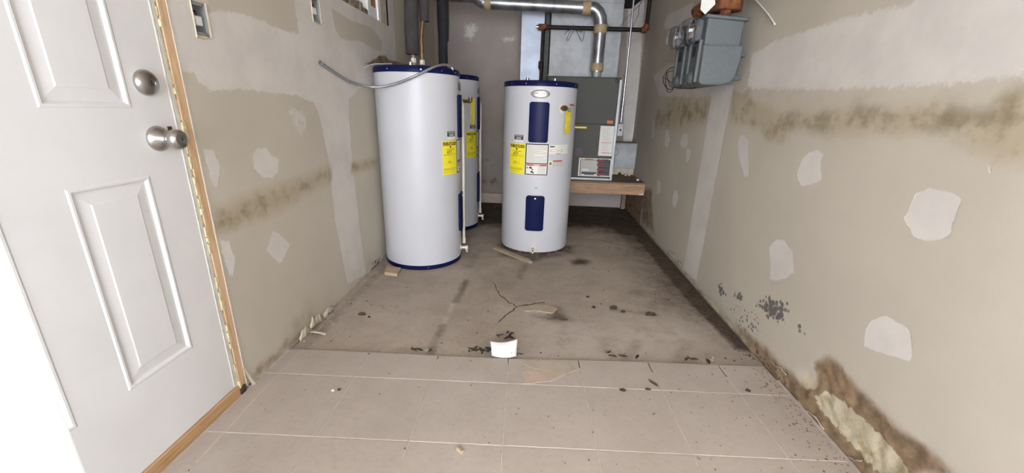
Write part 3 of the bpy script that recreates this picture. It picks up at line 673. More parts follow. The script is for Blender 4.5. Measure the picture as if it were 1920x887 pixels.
def water_heater(name, loc, rot, dz, r, top, label, pvc, extra_rust=False):
    T = empty(name, (loc[0], loc[1], 0), R_(rot)); tag(T, label, 'water heater', 'white electric water heaters')
    zt = top-.034
    MB().lathe([(r-.008, .012), (r-.001, .014+dz*.3), (r, .02+dz*.3), (r, zt-.004), (r-.004, zt), (0, zt)], n=72).build('tank_shell', 'tank', T, 'auto')
    MB().lathe([(0, 0), (r+.002, 0), (r+.003, .004), (r+.003, .014+dz*.45), (r-.002, .016+dz*.45)], n=72).build('base_ring', 'grimering' if extra_rust else 'navy', T, 'auto')
    cap = MB().lathe([(r-.002, zt-.004), (r+.004, zt-.002), (r+.0045, zt+.022), (r+.001, zt+.030), (r-.008, top), (0, top+.004)], n=72).build('top_cap', 'navy', T, 'auto')
    for a in (-118, -75, -48, -22, 22, 62, 105, 150):
        p = cylp(a, zt+.012, r+.0045); q = cylp(a, zt+.012, r+.008); MB().tube([p, q], .0042, 8).build('screw', 'screw', cap)
    for a in (-75, -5, 40):
        p = cylp(a, .01+dz*.2, r+.002); q = cylp(a, .01+dz*.2, r+.0055); MB().tube([p, q], .0035, 8).build('screw', 'screw', T)
    # badge
    m = MB(); n = 40; vs = []
    for k, (s, rr) in enumerate(((1, r), (1, r+.006), (.86, r+.008), (.0, r+.0085))):
        for i in range(n):
            a = 2*math.pi*i/n; vs.append(cylp(-.5+13.6*s*math.cos(a), 1.143+dz+.027*s*math.sin(a), rr))
    fs = [(k*n+i, k*n+(i+1) % n, k*n+n+(i+1) % n, k*n+n+i) for k in range(3) for i in range(n)]
    b = m.add(vs, fs).build('oval_badge', 'chrome', T, 'auto')
    rpanel(-7.5, -2.0, 1.144+dz, 1.150+dz, r+.0078, r+.0090).build('badge_mark', 'greyink', b); rpanel(1.0, 6.0, 1.141+dz, 1.147+dz, r+.0078, r+.0090).build('badge_mark', 'greyink', b)
    # access covers
    up = rpanel(-15.2, 13.1, .826+dz, 1.092+dz, r-.002, r+.014, .016).build('access_cover', 'navy', T, 'auto', bevel=.004); up['label'] = 'navy upper access cover'
    lw = rpanel(-14.9, 13.4, .187+dz, .451+dz, r-.002, r+.014, .018).build('access_cover', 'navy', T, 'auto', bevel=.004); lw['label'] = 'navy lower access cover'
    MB().tube([cylp(-1, .432+dz, r+.013), cylp(-1, .432+dz, r+.0165)], .006, 10).build('screw', 'screw', lw)
    # energy label
    e = rpanel(-49, -20.6, .600+dz, .813+dz, r, r+.0010, n=12).build('energy_label', 'yellow', T); e['label'] = 'yellow energy guide label'
    rt = r+.0016; c = -34.8
    ctext('ENERGYGUIDE', c, .793+dz, .0285, rt, .0012, .66).build('printed_text', 'ink', e)
    MB().add([cylp(c-2.2, .775+dz, rt), cylp(c+2.2, .775+dz, rt), cylp(c, .766+dz, rt), cylp(c-.9, .782+dz, rt), cylp(c+.9, .782+dz, rt), cylp(c+.9, .775+dz, rt), cylp(c-.9, .775+dz, rt)], [(0, 1, 2), (3, 4, 5, 6)]).build('printed_arrow', 'ink', e)
    ctext('$573', c-2, .742+dz, .022, rt, .0004).build('printed_text', 'ink', e)
    ctext('4773', c-2, .681+dz, .013, rt, .0003).build('printed_text', 'ink', e)
    for (zz, a, bb) in ((.760, -9, 9), (.757, -5, 8), (.728, -13, 12), (.723, -13, 2), (.672, -7, 6), (.640, -13, 12), (.634, -13, 10), (.628, -13, 11), (.616, -13, 6)):
        rpanel(c+a, c+bb, zz+dz-.0008, zz+dz+.0008, r, rt, n=5).build('printed_line', 'brownink', e)
    # small dark label
    s = rpanel(-40.2, -24, .838+dz, .870+dz, r, r+.0010, n=8).build('notice_label', 'slate', T)
    rpanel(-39, -25.2, .861+dz, .866+dz, r, rt, n=4).build('printed_line', 'greypaper', s); rpanel(-37, -27, .840+dz, .856+dz, r, rt-.0002, n=4).build('printed_block', 'greyink', s)
    for zz in (.853, .848, .843): rpanel(-36, -28, zz+dz-.001, zz+dz+.001, r, rt, n=4).build('printed_line', 'greypaper', s)
    rpanel(-40.2, -24, .820+dz, .835+dz, r, r+.0008, n=8).build('notice_strip', 'paper', T)
    # warning label
    w = rpanel(-19.2, 15.9, .600+dz, .816+dz, r, r+.0010, n=14).build('warning_label', 'ink', T); w['label'] = 'black framed warning label'
    rpanel(-17.6, 14.4, .684+dz, .809+dz, r, rt, n=12).build('label_field', 'paper', w); rpanel(-17.6, 14.4, .606+dz, .677+dz, r, rt, n=12).build('label_field', 'paper', w)
    zz = .803
    for k in range(17):
        a1 = 13 if k not in (5, 9, 12) else random.choice((-6, 3, 8))
        rpanel(-16.6, a1, zz+dz-.0022, zz+dz+.0018, r, rt+.0004, n=9).build('printed_line', 'greypaper', w); zz -= .0070
    rpanel(-16.8, 13.6, .664+dz, .674+dz, r, rt+.0004, n=9).build('red_header', 'red', w)
    ctext('DANGER', -1.5, .669+dz, .0105, rt+.001, .0004).build('printed_text', 'paper', w)
    for zz in np.arange(.612, .660, .006): rpanel(.5, 13, zz+dz-.0015, zz+dz+.0015, r, rt+.0004, n=5).build('printed_line', 'greypaper', w)
    for (a, z_, sa_, sz_) in ((-15.2, .648, 1.1, .007), (-10.5, .650, 2.6, .010), (-7.5, .637, 1.0, .008), (-8.5, .622, 2.8, .008), (-6.2, .616, 1.8, .005)):
        m = MB(); rr = rt+.0006; vs = [cylp(a+sa_*math.cos(2*math.pi*i/9)*random.uniform(.6, 1.1), z_+dz+sz_*math.sin(2*math.pi*i/9)*random.uniform(.6, 1.1), rr) for i in range(9)]
        m.add(vs, [tuple(range(9))]).build('pictogram', 'ink', w)
    # rating plate and small label
    p = rpanel(16.6, 53, .744+dz, .815+dz, r, r+.0010, n=12).build('rating_plate', 'paper', T)
    for (a, bb, z0, z1) in ((16.8, 52.8, .8125, .8138), (16.8, 52.8, .745, .7465), (16.8, 52.8, .780, .781), (30, 52, .796, .797), (17.5, 40, .766, .767)):
        rpanel(a, bb, z0+dz, z1+dz, r, rt, n=8).build('printed_line', 'greyink', p)
    rpanel(18, 25.5, .795+dz, .804+dz, r, rt, n=4).build('printed_block', 'slate', p); rpanel(29, 37, .7485+dz, .753+dz, r, rt, n=3).build('printed_block', 'greyink', p)
    for (a, z_) in ((31, .772), (38, .775), (38, .764), (19, .772)): rpanel(a, a+2.6, z_+dz-.002, z_+dz+.002, r, rt, n=2).build('printed_block', 'greyink', p)
    p = rpanel(16.8, 42, .660+dz, .706+dz, r, r+.0010, n=8).build('caution_label', 'greypaper', T)
    rpanel(24.5, 41, .695+dz, .703+dz, r, rt, n=5).build('red_header', 'red', p); rpanel(18.5, 22, .672+dz, .692+dz, r, rt, n=3).build('pictogram', 'brownink', p)
    rpanel(17.4, 23.2, .664+dz, .702+dz, r, r+.0012, n=3).build('label_field', 'paper', p)
    p = rpanel(47.5, 66, .998+dz, 1.090+dz, r, r+.0010, n=8).build('side_label', 'greypaper', T); rpanel(51, 64, 1.075+dz, 1.086+dz, r, rt, n=5).build('red_header', 'red', p)
    # relief valve and tag
    def axis_tube(th, z, segs_, mat, nm, par):
        m = MB(); m.tube([cylp(th, z, rr) for rr, _ in segs_], [q for _, q in segs_], 18); return m.build(nm, mat, par, 'auto')
    axis_tube(35, 1.057+dz, [(r-.001, .034), (r+.003, .034), (r+.004, .030)], 'pvc', 'valve_flange', T)
    v = axis_tube(33.6, 1.057+dz, [(r, .012), (r+.02, .012), (r+.021, .018), (r+.045, .018), (r+.046, .012), (r+.055, .012)], 'brass', 'relief_valve', T)
    MB().tube([cylp(39, 1.052+dz, r+.036), cylp(40.5, 1.05+dz, r+.042), cylp(41, 1.035+dz, r+.04)], .010, 10).build('valve_lever', 'green', v, 'all')
    if pvc and loc[1] < 3:
        MB().tube([cylp(33.6, 1.057+dz, r+.05), cylp(33.6, 1.057+dz, r+.125)], .011, 12).build('valve_outlet', 'brass', v, 'auto')
        MB().tube([cylp(33.6, 1.085+dz, r+.122), cylp(33.6, 1.055+dz, r+.122)], .014, 10).build('valve_lever', 'brass', v, 'auto')
        rpanel(28, 35.5, .900+dz, 1.075+dz, r+.132, r+.1335, n=6).build('yellow_tag', 'tag', v)
    else:
        rpanel(36.5, 46, .890+dz, 1.045+dz, r+.030, r+.0315, n=6).build('yellow_tag', 'tag', v)
    # drain valve
    axis_tube(-1, .046+dz, [(r-.001, .024), (r+.003, .024), (r+.004, .020)], 'pvc', 'drain_flange', T)
    dv = axis_tube(-1, .046+dz, [(r, .010), (r+.03, .010), (r+.031, .014), (r+.05, .014)], 'pvc', 'drain_valve', T)
    MB().tube([cylp(-1, .046+dz, r+.05), cylp(-1, .046+dz, r+.0506)], .006, 12).build('valve_hole', 'dark', dv)
    MB().tube([cylp(-1, .046+dz, r+.035), cylp(-1, .022+dz*.6, r+.045)], .008, 10).build('drain_spout', 'pvc', dv, 'all')
    # wiring plate dent and nipples on the top
    MB().add([cylp(-4, .508+dz, r+.0008), cylp(.5, .511+dz, r+.0008), cylp(3, .505+dz, r+.0008), cylp(-1, .503+dz, r+.0008)], [(0, 1, 2, 3)]).build('scuff', 'greyink', T)
    for sx in (-.10, .10):
        MB().lathe([(.012, top-.002), (.012, top+.03), (.010, top+.032), (0, top+.032)], (sx, .02, 0), n=16).build('top_nipple', 'screw', T, 'auto')
    if pvc:
        a = 16.5; rr = r+.026
        MB().tube([cylp(a, .09+dz, rr), cylp(a, 1.02+dz, rr), cylp(a+4, 1.045+dz, rr), cylp(a+12, 1.055+dz, rr+.01)], .0105, 12).build('discharge_pipe', 'pvc', T, 'auto')
        MB().tube([cylp(a, .05+dz, rr), cylp(a, .095+dz, rr)], .014, 12).build('pipe_coupling', 'pvc', T, 'auto')
    return T
heater_l = water_heater('water_heater', (-.775, 2.678), 95.5, .027, .2655, 1.266, 'nearest white water heater, touching the left wall, with a steel hose over it', True)
heater_m = water_heater('water_heater', (-.772, 3.54), 95.5, .038, .2645, 1.292, 'water heater half hidden behind the nearest one, black pipe rising from it', True)
heater_r = water_heater('water_heater', (.017, 3.085), 0, .0, .2640, 1.230, 'free-standing water heater in the middle, its blue covers facing the viewer', False, True)

# ------------------------------------------------------------------ pipes over the heaters
def vpipe(name, x, y, z0, z1, r, mat, label, cat='pipe'):
    o = MB().tube([(x, y, z0), (x, y, (z0+z1)/2), (x, y, z1)], r, 20).build(name, mat, None, 'auto'); o['label'] = label; o['category'] = cat; return o
pa = empty('insulated_pipe', (-.797, 2.68, 1.268)); tag(pa, 'thick dusty insulated pipe rising from the nearest water heater', 'pipe')
def rel(o, root): o.location = tuple(-a for a in root.location); return o
rel(MB().tube([(-.797+random.uniform(-.004, .004), 2.68, z) for z in np.linspace(1.350, CZ-.001, 8)], [.043+random.uniform(-.003, .003) for _ in range(8)], 20).build('foam_sleeve', 'foambrown', pa, 'auto'), pa)
rel(MB().tube([(-.797, 2.68, 1.27), (-.797, 2.68, 1.40)], .011, 12).build('copper_pipe', 'copper', pa, 'auto'), pa)
rel(MB().lathe([(.012, 1.27), (.012, 1.30), (.0175, 1.302), (.0175, 1.328), (.012, 1.330), (.011, 1.345)], (-.797, 2.68, 0), n=6).build('union_nut', 'pvc', pa), pa)
pb = empty('insulated_pipe', (-.742, 2.69, 1.268)); tag(pb, 'slimmer insulated pipe with bare copper end beside the thick one', 'pipe')
rel(MB().tube([(-.728, 2.72, z) for z in np.linspace(1.545, CZ-.001, 6)], [.031+random.uniform(-.002, .002) for _ in range(6)], 18).build('foam_sleeve', 'foambrown', pb, 'auto'), pb)
rel(MB().tube([(-.744, 2.69, 1.27), (-.744, 2.69, 1.45), (-.735, 2.71, 1.55), (-.728, 2.72, 1.62)], .0115, 12).build('copper_pipe', 'copper', pb, 'auto'), pb)
rel(MB().lathe([(.011, 1.27), (.011, 1.292), (.0165, 1.294), (.0165, 1.32), (.011, 1.322)], (-.744, 2.69, 0), n=6).build('union_nut', 'pvc', pb), pb)
pcx = empty('insulated_pipe', (-.778, 3.45, 1.296)); tag(pcx, 'black foam covered pipe rising behind the nearest water heater', 'pipe')
rel(MB().tube([(-.780, 3.45, z) for z in np.linspace(1.297, 1.56, 4)], .036, 20).build('foam_sleeve', 'foamblack', pcx, 'auto'), pcx)
rel(MB().tube([(-.774, 3.45, z) for z in np.linspace(1.54, CZ-.001, 7)], [.040]+[.046+random.uniform(-.002, .002) for _ in range(6)], 20).build('foam_sleeve', 'foamblack', pcx, 'auto'), pcx)
# braided hose over the nearest heater
hp = [on_x(600, 117, LX+.012), on_y(630, 138, 2.1), on_y(658, 154, 2.28), on_y(690, 162, 2.365), on_y(715, 163, 2.385), on_y(745, 156, 2.39), on_y(775, 144, 2.39), on_y(800, 132, 2.42), on_y(818, 124, 2.46), on_y(835, 121.5, 2.53), on_y(846, 126, 2.58)]
hp = [Vector(p) for p in hp]; fine = []
for i in range(len(hp)-1):
    p0, p1, p2, p3 = hp[max(i-1, 0)], hp[i], hp[i+1], hp[min(i+2, len(hp)-1)]
    for t in np.linspace(0, 1, 10)[:-1]: fine.append(.5*((2*p1)+(-p0+p2)*t+(2*p0-5*p1+4*p2-p3)*t*t+(-p0+3*p1-3*p2+p3)*t**3))
fine.append(hp[-1])
hose = empty('flexible_hose', tuple(hp[-1])); tag(hose, 'braided steel hose sagging from the left wall onto the nearest water heater', 'hose')
rel(MB().tube(fine, [.0075+.0005*(i % 2) for i in range(len(fine))], 10).build('braid', 'hose', hose), hose)
rel(MB().tube([fine[-1], fine[-1]+Vector((.004, .004, -.02))], .0095, 8).build('end_fitting', 'pvc', hose), hose)
rel(MB().tube([fine[0], fine[1]], .0095, 8).build('end_fitting', 'screw', hose), hose)
# flat strap lying over the left rim
sp = [on_y(683, 127, 2.45), on_y(690, 123, 2.47), on_y(702, 120, 2.50), on_y(735, 119.5, 2.50)]
st = MB().tube([tuple(p) for p in sp], .004, 8).build('metal_strap', 'galv', None, 'all'); tag(st, 'thin pale metal strap lying across the rim of the nearest water heater', 'strap')

# ------------------------------------------------------------------ platform, furnace, ducts
plat = empty('furnace_platform', (.4, 4.1, 0)); tag(plat, 'low wooden platform under the grey furnace', 'platform')
def pp(o): return rel(o, plat)
pp(MB().box(-.20, RX-.006, 3.75, 3.79, .30, .400).build('front_beam', 'plat', plat, bevel=.003)); pp(MB().box(-.20, RX-.006, 4.44, 4.48, .30, .400).build('rear_beam', 'plat', plat))
pp(MB().box(-.20, -.16, 3.79, 4.44, .30, .400).build('side_beam', 'plat', plat)); pp(MB().box(-.20, RX-.006, 3.755, 4.485, .400, .414).build('top_board', 'ply', plat))
for x in (-.18, .12, 1.01):
    for y in ((3.83, 4.45) if x < .5 else (4.45,)): pp(MB().box(x-.02, x+.02, y-.02, y+.02, -.001, .30).build('leg', 'scrapwood', plat))
pp(MB().add([(.985, 3.748, .302), (1.03, 3.748, .302), (1.03, 3.748, .320), (.99, 3.748, .312)], [(0, 1, 2, 3)]).build('torn_paper', 'card', plat))
bs = MB().box(LX, -.22, 4.455, BY, 0.0, .115).build('trim_6', 'backsill', bevel=.004); tag(bs, 'pale wooden plate along the foot of the end wall', 'sill plate', kind='structure')
FYF, FX0, FX1, FZ0, FZ1 = 3.83, .075, .735, .415, 1.335
fur = empty('furnace', (.405, 4.1, FZ0)); tag(fur, 'grey upright furnace cabinet with stickers on the wooden platform', 'furnace')
def ff(o): return rel(o, fur)
ff(MB().box(FX0, FX1, FYF+.012, 4.42, FZ0, FZ1).build('cabinet', 'furnace', fur, bevel=.004))
ff(MB().box(FX0+.004, FX1-.022, FYF, FYF+.014, .934, FZ1-.008).build('upper_door', 'furnace', fur, bevel=.003)); ff(MB().box(FX0+.004, FX1-.022, FYF, FYF+.014, FZ0+.022, .928).build('lower_door', 'furnace', fur, bevel=.003))
ff(MB().box(FX1-.018, FX1+.003, FYF-.004, FYF+.014, FZ0, FZ1-.02).build('edge_strip', 'furnedge', fur)); ff(MB().box(FX0, FX1-.02, FYF-.002, FYF+.012, FZ0, FZ0+.018).build('toe_rail', 'furnedge', fur))
def fpt(px, py): p = on_y(px, py, FYF-.003); return p[0], p[2]
for px, py in ((1036, 149), (1156, 152)):
    x, z = fpt(px, py); ff(MB().lathe([(0, -.012), (.012, -.012), (.014, -.004), (.021, -.003), (.022, .004), (0, .004)], (x, FYF, z), 'y', 24).build('door_knob', 'black', fur, 'auto'))
def frect(px0, py0, px1, py1, mat, nm, par=None, lay=1):
    a = fpt(px0, py0); b = fpt(px1, py1); y = FYF-.0006*lay
    o = MB().box(min(a[0], b[0]), max(a[0], b[0]), y, FYF+.001, min(a[1], b[1]), max(a[1], b[1])).build(nm, mat, par or fur)
    if par is None: ff(o)
    return o
L1 = frect(1126.5, 236, 1147, 293, 'paper', 'instruction_label')
for py in (267, 286): frect(1127.5, py, 1146, py+1.6, 'red', 'red_line', L1, 2)
for py in np.arange(239, 264, 2.4): frect(1129, py, 1145-random.random()*5, py+1.1, 'greypaper', 'printed_line', L1, 2)
for py in np.arange(270, 284, 2.4): frect(1128, py, 1144-random.random()*5, py+1.1, 'greypaper', 'printed_line', L1, 2)
L2 = frect(1086, 296, 1144, 332, 'paper', 'operating_label')
frect(1088.5, 298.5, 1142, 330, 'ink', 'label_border', L2, 2); frect(1089.5, 299.6, 1119.5, 328.8, 'greypaper', 'label_field', L2, 3)
frect(1097, 297.5, 1112, 301, 'brass', 'title_plate', L2, 4)
for py in np.arange(302.5, 317, 2): frect(1091, py, 1117-random.random()*6, py+.9, 'greyink', 'printed_line', L2, 4)
frect(1091, 316.5, 1103, 320, 'paper', 'label_field', L2, 4); frect(1090.5, 322, 1118, 328, 'slate', 'printed_block', L2, 4); frect(1091, 326, 1095, 328.2, 'paper', 'printed_block', L2, 5); frect(1114, 326, 1117.5, 328.2, 'paper', 'printed_block', L2, 5)
for k, py in enumerate((301.5, 309, 318, 327)):
    frect(1126, py-3, 1141.5, py+3, 'slate', 'picture', L2, 4); frect(1127, py-2.0, 1133, py+2.4, 'darkred', 'picture', L2, 5)
    x, z = fpt(1122.5, py); MB().lathe([(0, -.004), (.0165, -.004), (.0165, 0), (0, 0)], (x, FYF, z), 'y', 24).build('red_disc', 'darkred', L2)
    frect(1120.5, py+3.4, 1142, py+4.3, 'paper', 'divider', L2, 5)
frect(1138.5, 226, 1149, 232, 'orange', 'orange_sticker'); frect(1062, 236.5, 1100, 241, 'yellow', 'yellow_sticker'); frect(1080, 277, 1091, 294, 'black', 'black_badge')
frect(1081.5, 284.5, 1090, 287, 'darkred', 'badge_stripe', None, 2)
for px, py in ((1092, 218), (1088, 254)): frect(px-6, py-1.2, px+6, py+1.2, 'slate', 'door_slot')
# plenum and return duct
plen = empty('supply_plenum', (.4, 4.2, FZ1)); tag(plen, 'galvanised sheet metal plenum on top of the furnace', 'duct')
rel(MB().box(FX0+.012, .735, 4.08, 4.42, FZ1, CZ-.001).build('duct_body', 'galv', plen, bevel=.004), plen)
rel(MB().box(FX0+.004, .742, 4.07, 4.42, FZ1+.001, FZ1+.022).build('bottom_flange', 'galv', plen), plen); rel(MB().box(.640, .648, 4.074, 4.081, 1.80, CZ-.002).build('seam', 'galv', plen), plen)
rel(MB().box(FX0+.012, .735, 4.072, 4.081, 1.975, 1.982).build('seam', 'galv', plen), plen)
ret = empty('return_duct', (-.06, 4.25, .415)); tag(ret, 'tall bluish galvanised return duct behind the middle water heater', 'duct')
rel(MB().box(-.187, .030, 4.10, 4.42, .4145, CZ-.001).build('duct_body', 'galvblue', ret, bevel=.004), ret)
rel(MB().box(.036, .074, 4.085, 4.40, .4145, CZ-.001).build('gap_strip', 'gapshade', ret), ret)  # dark strip painted as the shaded gap between duct and plenum
# flue
flue = empty('vent_pipe', (.523, 3.935, FZ1)); tag(flue, 'silver vent pipe elbowing from the furnace top across to the left', 'vent pipe')
def fl(o): return rel(o, flue)
fx, fy = .520, 3.935; Rr = .053
fl(MB().tube([(fx, fy, FZ1), (fx, fy, 1.40)], .042, 24).build('collar', 'galv', flue, 'auto')); fl(MB().tube([(fx, fy, 1.385), (fx, fy, 1.55), (fx, fy, 1.775)], Rr, 28).build('vertical_section', 'foil', flue, 'auto'))
el = [(fx-.10*(1-math.cos(a)), fy, 1.772+.125*math.sin(a)) for a in np.linspace(0, math.pi/2, 5)]
fl(MB().tube(el, Rr+.003, 24).build('elbow', 'foil', flue, 'auto'))
pE = Vector((fx-.10, fy, 1.897)); pL = Vector(on_y(905, 4.5, fy)); pL = pE+(pL-pE)
fl(MB().tube([pE, pE.lerp(pL, .5), pL], Rr, 28).build('horizontal_section', 'foil', flue, 'auto'))
pM = pL+Vector((-.06, .0, .045)); pN = pM+Vector((-.45, .06, .03))
fl(MB().tube([pL+Vector((.01, 0, 0)), pL.lerp(pM, .6), pM], Rr+.003, 24).build('elbow', 'foil', flue, 'auto')); fl(MB().tube([pM, pN], Rr, 24).build('horizontal_section', 'foil', flue, 'auto'))
def band(a, b): fl(MB().tube([a, b], Rr+.0045, 28).build('tape_band', 'tape', flue, 'auto'))
band((fx, fy, 1.392), (fx, fy, 1.455)); band((fx, fy, 1.70), (fx, fy, 1.765)); dv_ = (pL-pE).normalized(); band(pE+dv_*.0, pE+dv_*.07); band(pL-dv_*.02, pL-dv_*.075)
# gas pipe
gp = empty('gas_pipe', (.014, 4.03, 1.76)); tag(gp, 'dark iron gas pipe crossing in front of the plenum', 'pipe')
def gg(o): return rel(o, gp)
gz0, gz1, gy = 1.760, 1.752, 4.03
gg(MB().tube([(.016, gy, gz0), (.93, gy, gz1)], .0185, 16).build('cross_pipe', 'pipe', gp, 'auto')); gg(MB().tube([(.016, gy, gz0-.02), (.014, gy, .95)], .0135, 14).build('drop_pipe', 'pipe', gp, 'auto'))
gg(MB().tube([(-.028, gy, gz0), (.044, gy, gz0)], .026, 14).build('tee_fitting', 'rust', gp, 'auto')); gg(MB().tube([(-.045, gy, gz0), (-.026, gy, gz0)], .016, 10).build('end_plug', 'screw', gp, 'auto'))
gg(MB().tube([(.014, gy, 1.40), (.014, gy, 1.47)], .020, 12).build('shutoff_valve', 'pipe', gp, 'auto')); gg(MB().box(-.012, .0, gy-.03, gy-.015, 1.41, 1.47).build('valve_handle', 'rust', gp, bevel=.003))
gg(MB().tube([(.90, gy, gz1), (.935, gy, gz1), (.942, gy, gz1+.01), (.942, gy, gz1+.045)], .026, 14).build('elbow_fitting', 'rust', gp, 'auto')); gg(MB().tube([(.942, gy, gz1+.02), (.942, gy, CZ-.001)], .0185, 16).build('riser', 'pipe', gp, 'auto'))
gg(MB().tube([(.014, gy, .96), (.05, gy, .94), (.075, gy, .94)], .0135, 12).build('furnace_stub', 'pipe', gp, 'auto'))
# wire bundle tied on the gas pipe
def wires(name, lst, r, mat, label):
    root = empty(name, tuple(lst[0][0])); tag(root, label, 'wire')
    for pts in lst:
        P = [Vector(p) for p in pts]; f = []
        for i in range(len(P)-1):
            p0, p1, p2, p3 = P[max(i-1, 0)], P[i], P[i+1], P[min(i+2, len(P)-1)]
            for t in np.linspace(0, 1, 7)[:-1]: f.append(.5*((2*p1)+(-p0+p2)*t+(2*p0-5*p1+4*p2-p3)*t*t+(-p0+3*p1-3*p2+p3)*t**3))
        f.append(P[-1]); rel(MB().tube(f, r, 6).build('wire_strand', mat, root, 'all'), root)
    return root
W = lambda *p: [on_y(x, y, 4.005) for x, y in p]
wires('wire_bundle', [W((1076, 46), (1070, 58), (1063, 72), (1066, 75), (1073, 62), (1078, 55), (1086, 68), (1091, 77), (1094, 70), (1096, 57)), W((1078, 48), (1068, 56), (1060, 62), (1059, 66)), W((1064, 57), (1075, 55), (1090, 60), (1091, 57), (1080, 54))], .0022, 'wire', 'tangle of thin black wire hanging on the gas pipe')
W2 = lambda *p: [on_y(x, y, 4.06) for x, y in p]
wires('thermostat_wire', [W2((1161, 52), (1172, 37), (1185, 24), (1200, 8), (1210, -8)), W2((1134, 40), (1140, 46), (1147, 53)), W2((1185, 53), (1192, 38), (1197, 27), (1198, 15), (1204, -4))], .0022, 'greywire', 'thin grey wires looping up to the ceiling right of the plenum')
# conduit and junction box
cd = empty('conduit', (.765, 3.86, .87)); tag(cd, 'slim silver conduit running down beside the furnace', 'conduit')
cpts = [(.772, 3.87, CZ-.001), (.772, 3.87, 1.9), (.775, 3.87, 1.4), (.775, 3.87, .955)]
rel(MB().tube(cpts, .0085, 12).build('tube', 'screw', cd, 'auto'), cd); rel(MB().box(.745, .795, 3.835, 3.905, .83, .94).build('junction_box', 'galv', cd, bevel=.003), cd)
rel(MB().tube([(.770, 3.834, .885), (.770, 3.826, .885)], .009, 12).build('box_knockout', 'black', cd), cd)
W3 = lambda *p: [on_y(x, y, 3.88) for x, y in p]
wires('furnace_wire', [W3((1168, 140), (1173, 155), (1168, 180), (1163, 215), (1160, 246)), W3((1150, 274), (1157, 280), (1159, 287), (1154, 291), (1149, 288))], .0022, 'greywire', 'loose grey wire dangling beside the conduit and furnace')
# block on the platform at the right
lb = empty('metal_ledge_box', (.93, 4.35, .4145)); tag(lb, 'pale sheet metal box in the corner right of the furnace', 'box')
rel(MB().box(.815, RX-.008, 4.22, 4.42, .4845, .735).build('box_body', 'galv', lb, bevel=.003), lb); rel(MB().box(.815, RX-.008, 4.25, 4.42, .4145, .4845).build('box_base', 'peelpaper', lb), lb); rel(MB().box(.80, RX-.008, 4.21, 4.42, .735, .745).build('lid', 'scrapwood', lb), lb)
for k, (px, py, mt, s) in enumerate(((1163, 316, 'crumb', .018), (1175, 312, 'peelpaper', .016), (1181, 318, 'whitewire', .012))):
    p = on_y(px, py, 4.16)
    o = MB().lathe([(0, 0), (s*.8, .002), (s, s*.6), (s*.7, s*1.3), (s*.75, s*1.9), (0, s*2)], (p[0], 4.16, .4145), n=7).build('old_fitting', mt); tag(o, ['dark lump of old fitting on the platform beside the furnace', 'pale broken fitting on the platform near the corner box', 'white plastic fitting on the platform nearest the right wall'][k], 'fitting')
p = on_y(1197, 335, 3.90); o = MB().lathe([(0, 0), (.016, 0), (.017, .012), (.013, .016), (.006, .016), (0, .012)], (p[0]-.005, 3.90, .4145), n=16).build('plastic_cap', 'whitewire', None, 'auto'); tag(o, 'small round white cap on the platform edge by the right wall', 'cap')
# black board standing for the unlit void above the end wall
jo = MB().prism([(.80, 2.02), (.875, 2.02), (1.0, 2.12), (1.0, 2.30), (.80, 2.30)], 4.40, 4.49, 'y').build('trim_7', 'void'); tag(jo, 'black board standing for the unlit void above the end wall', 'framing', kind='structure')

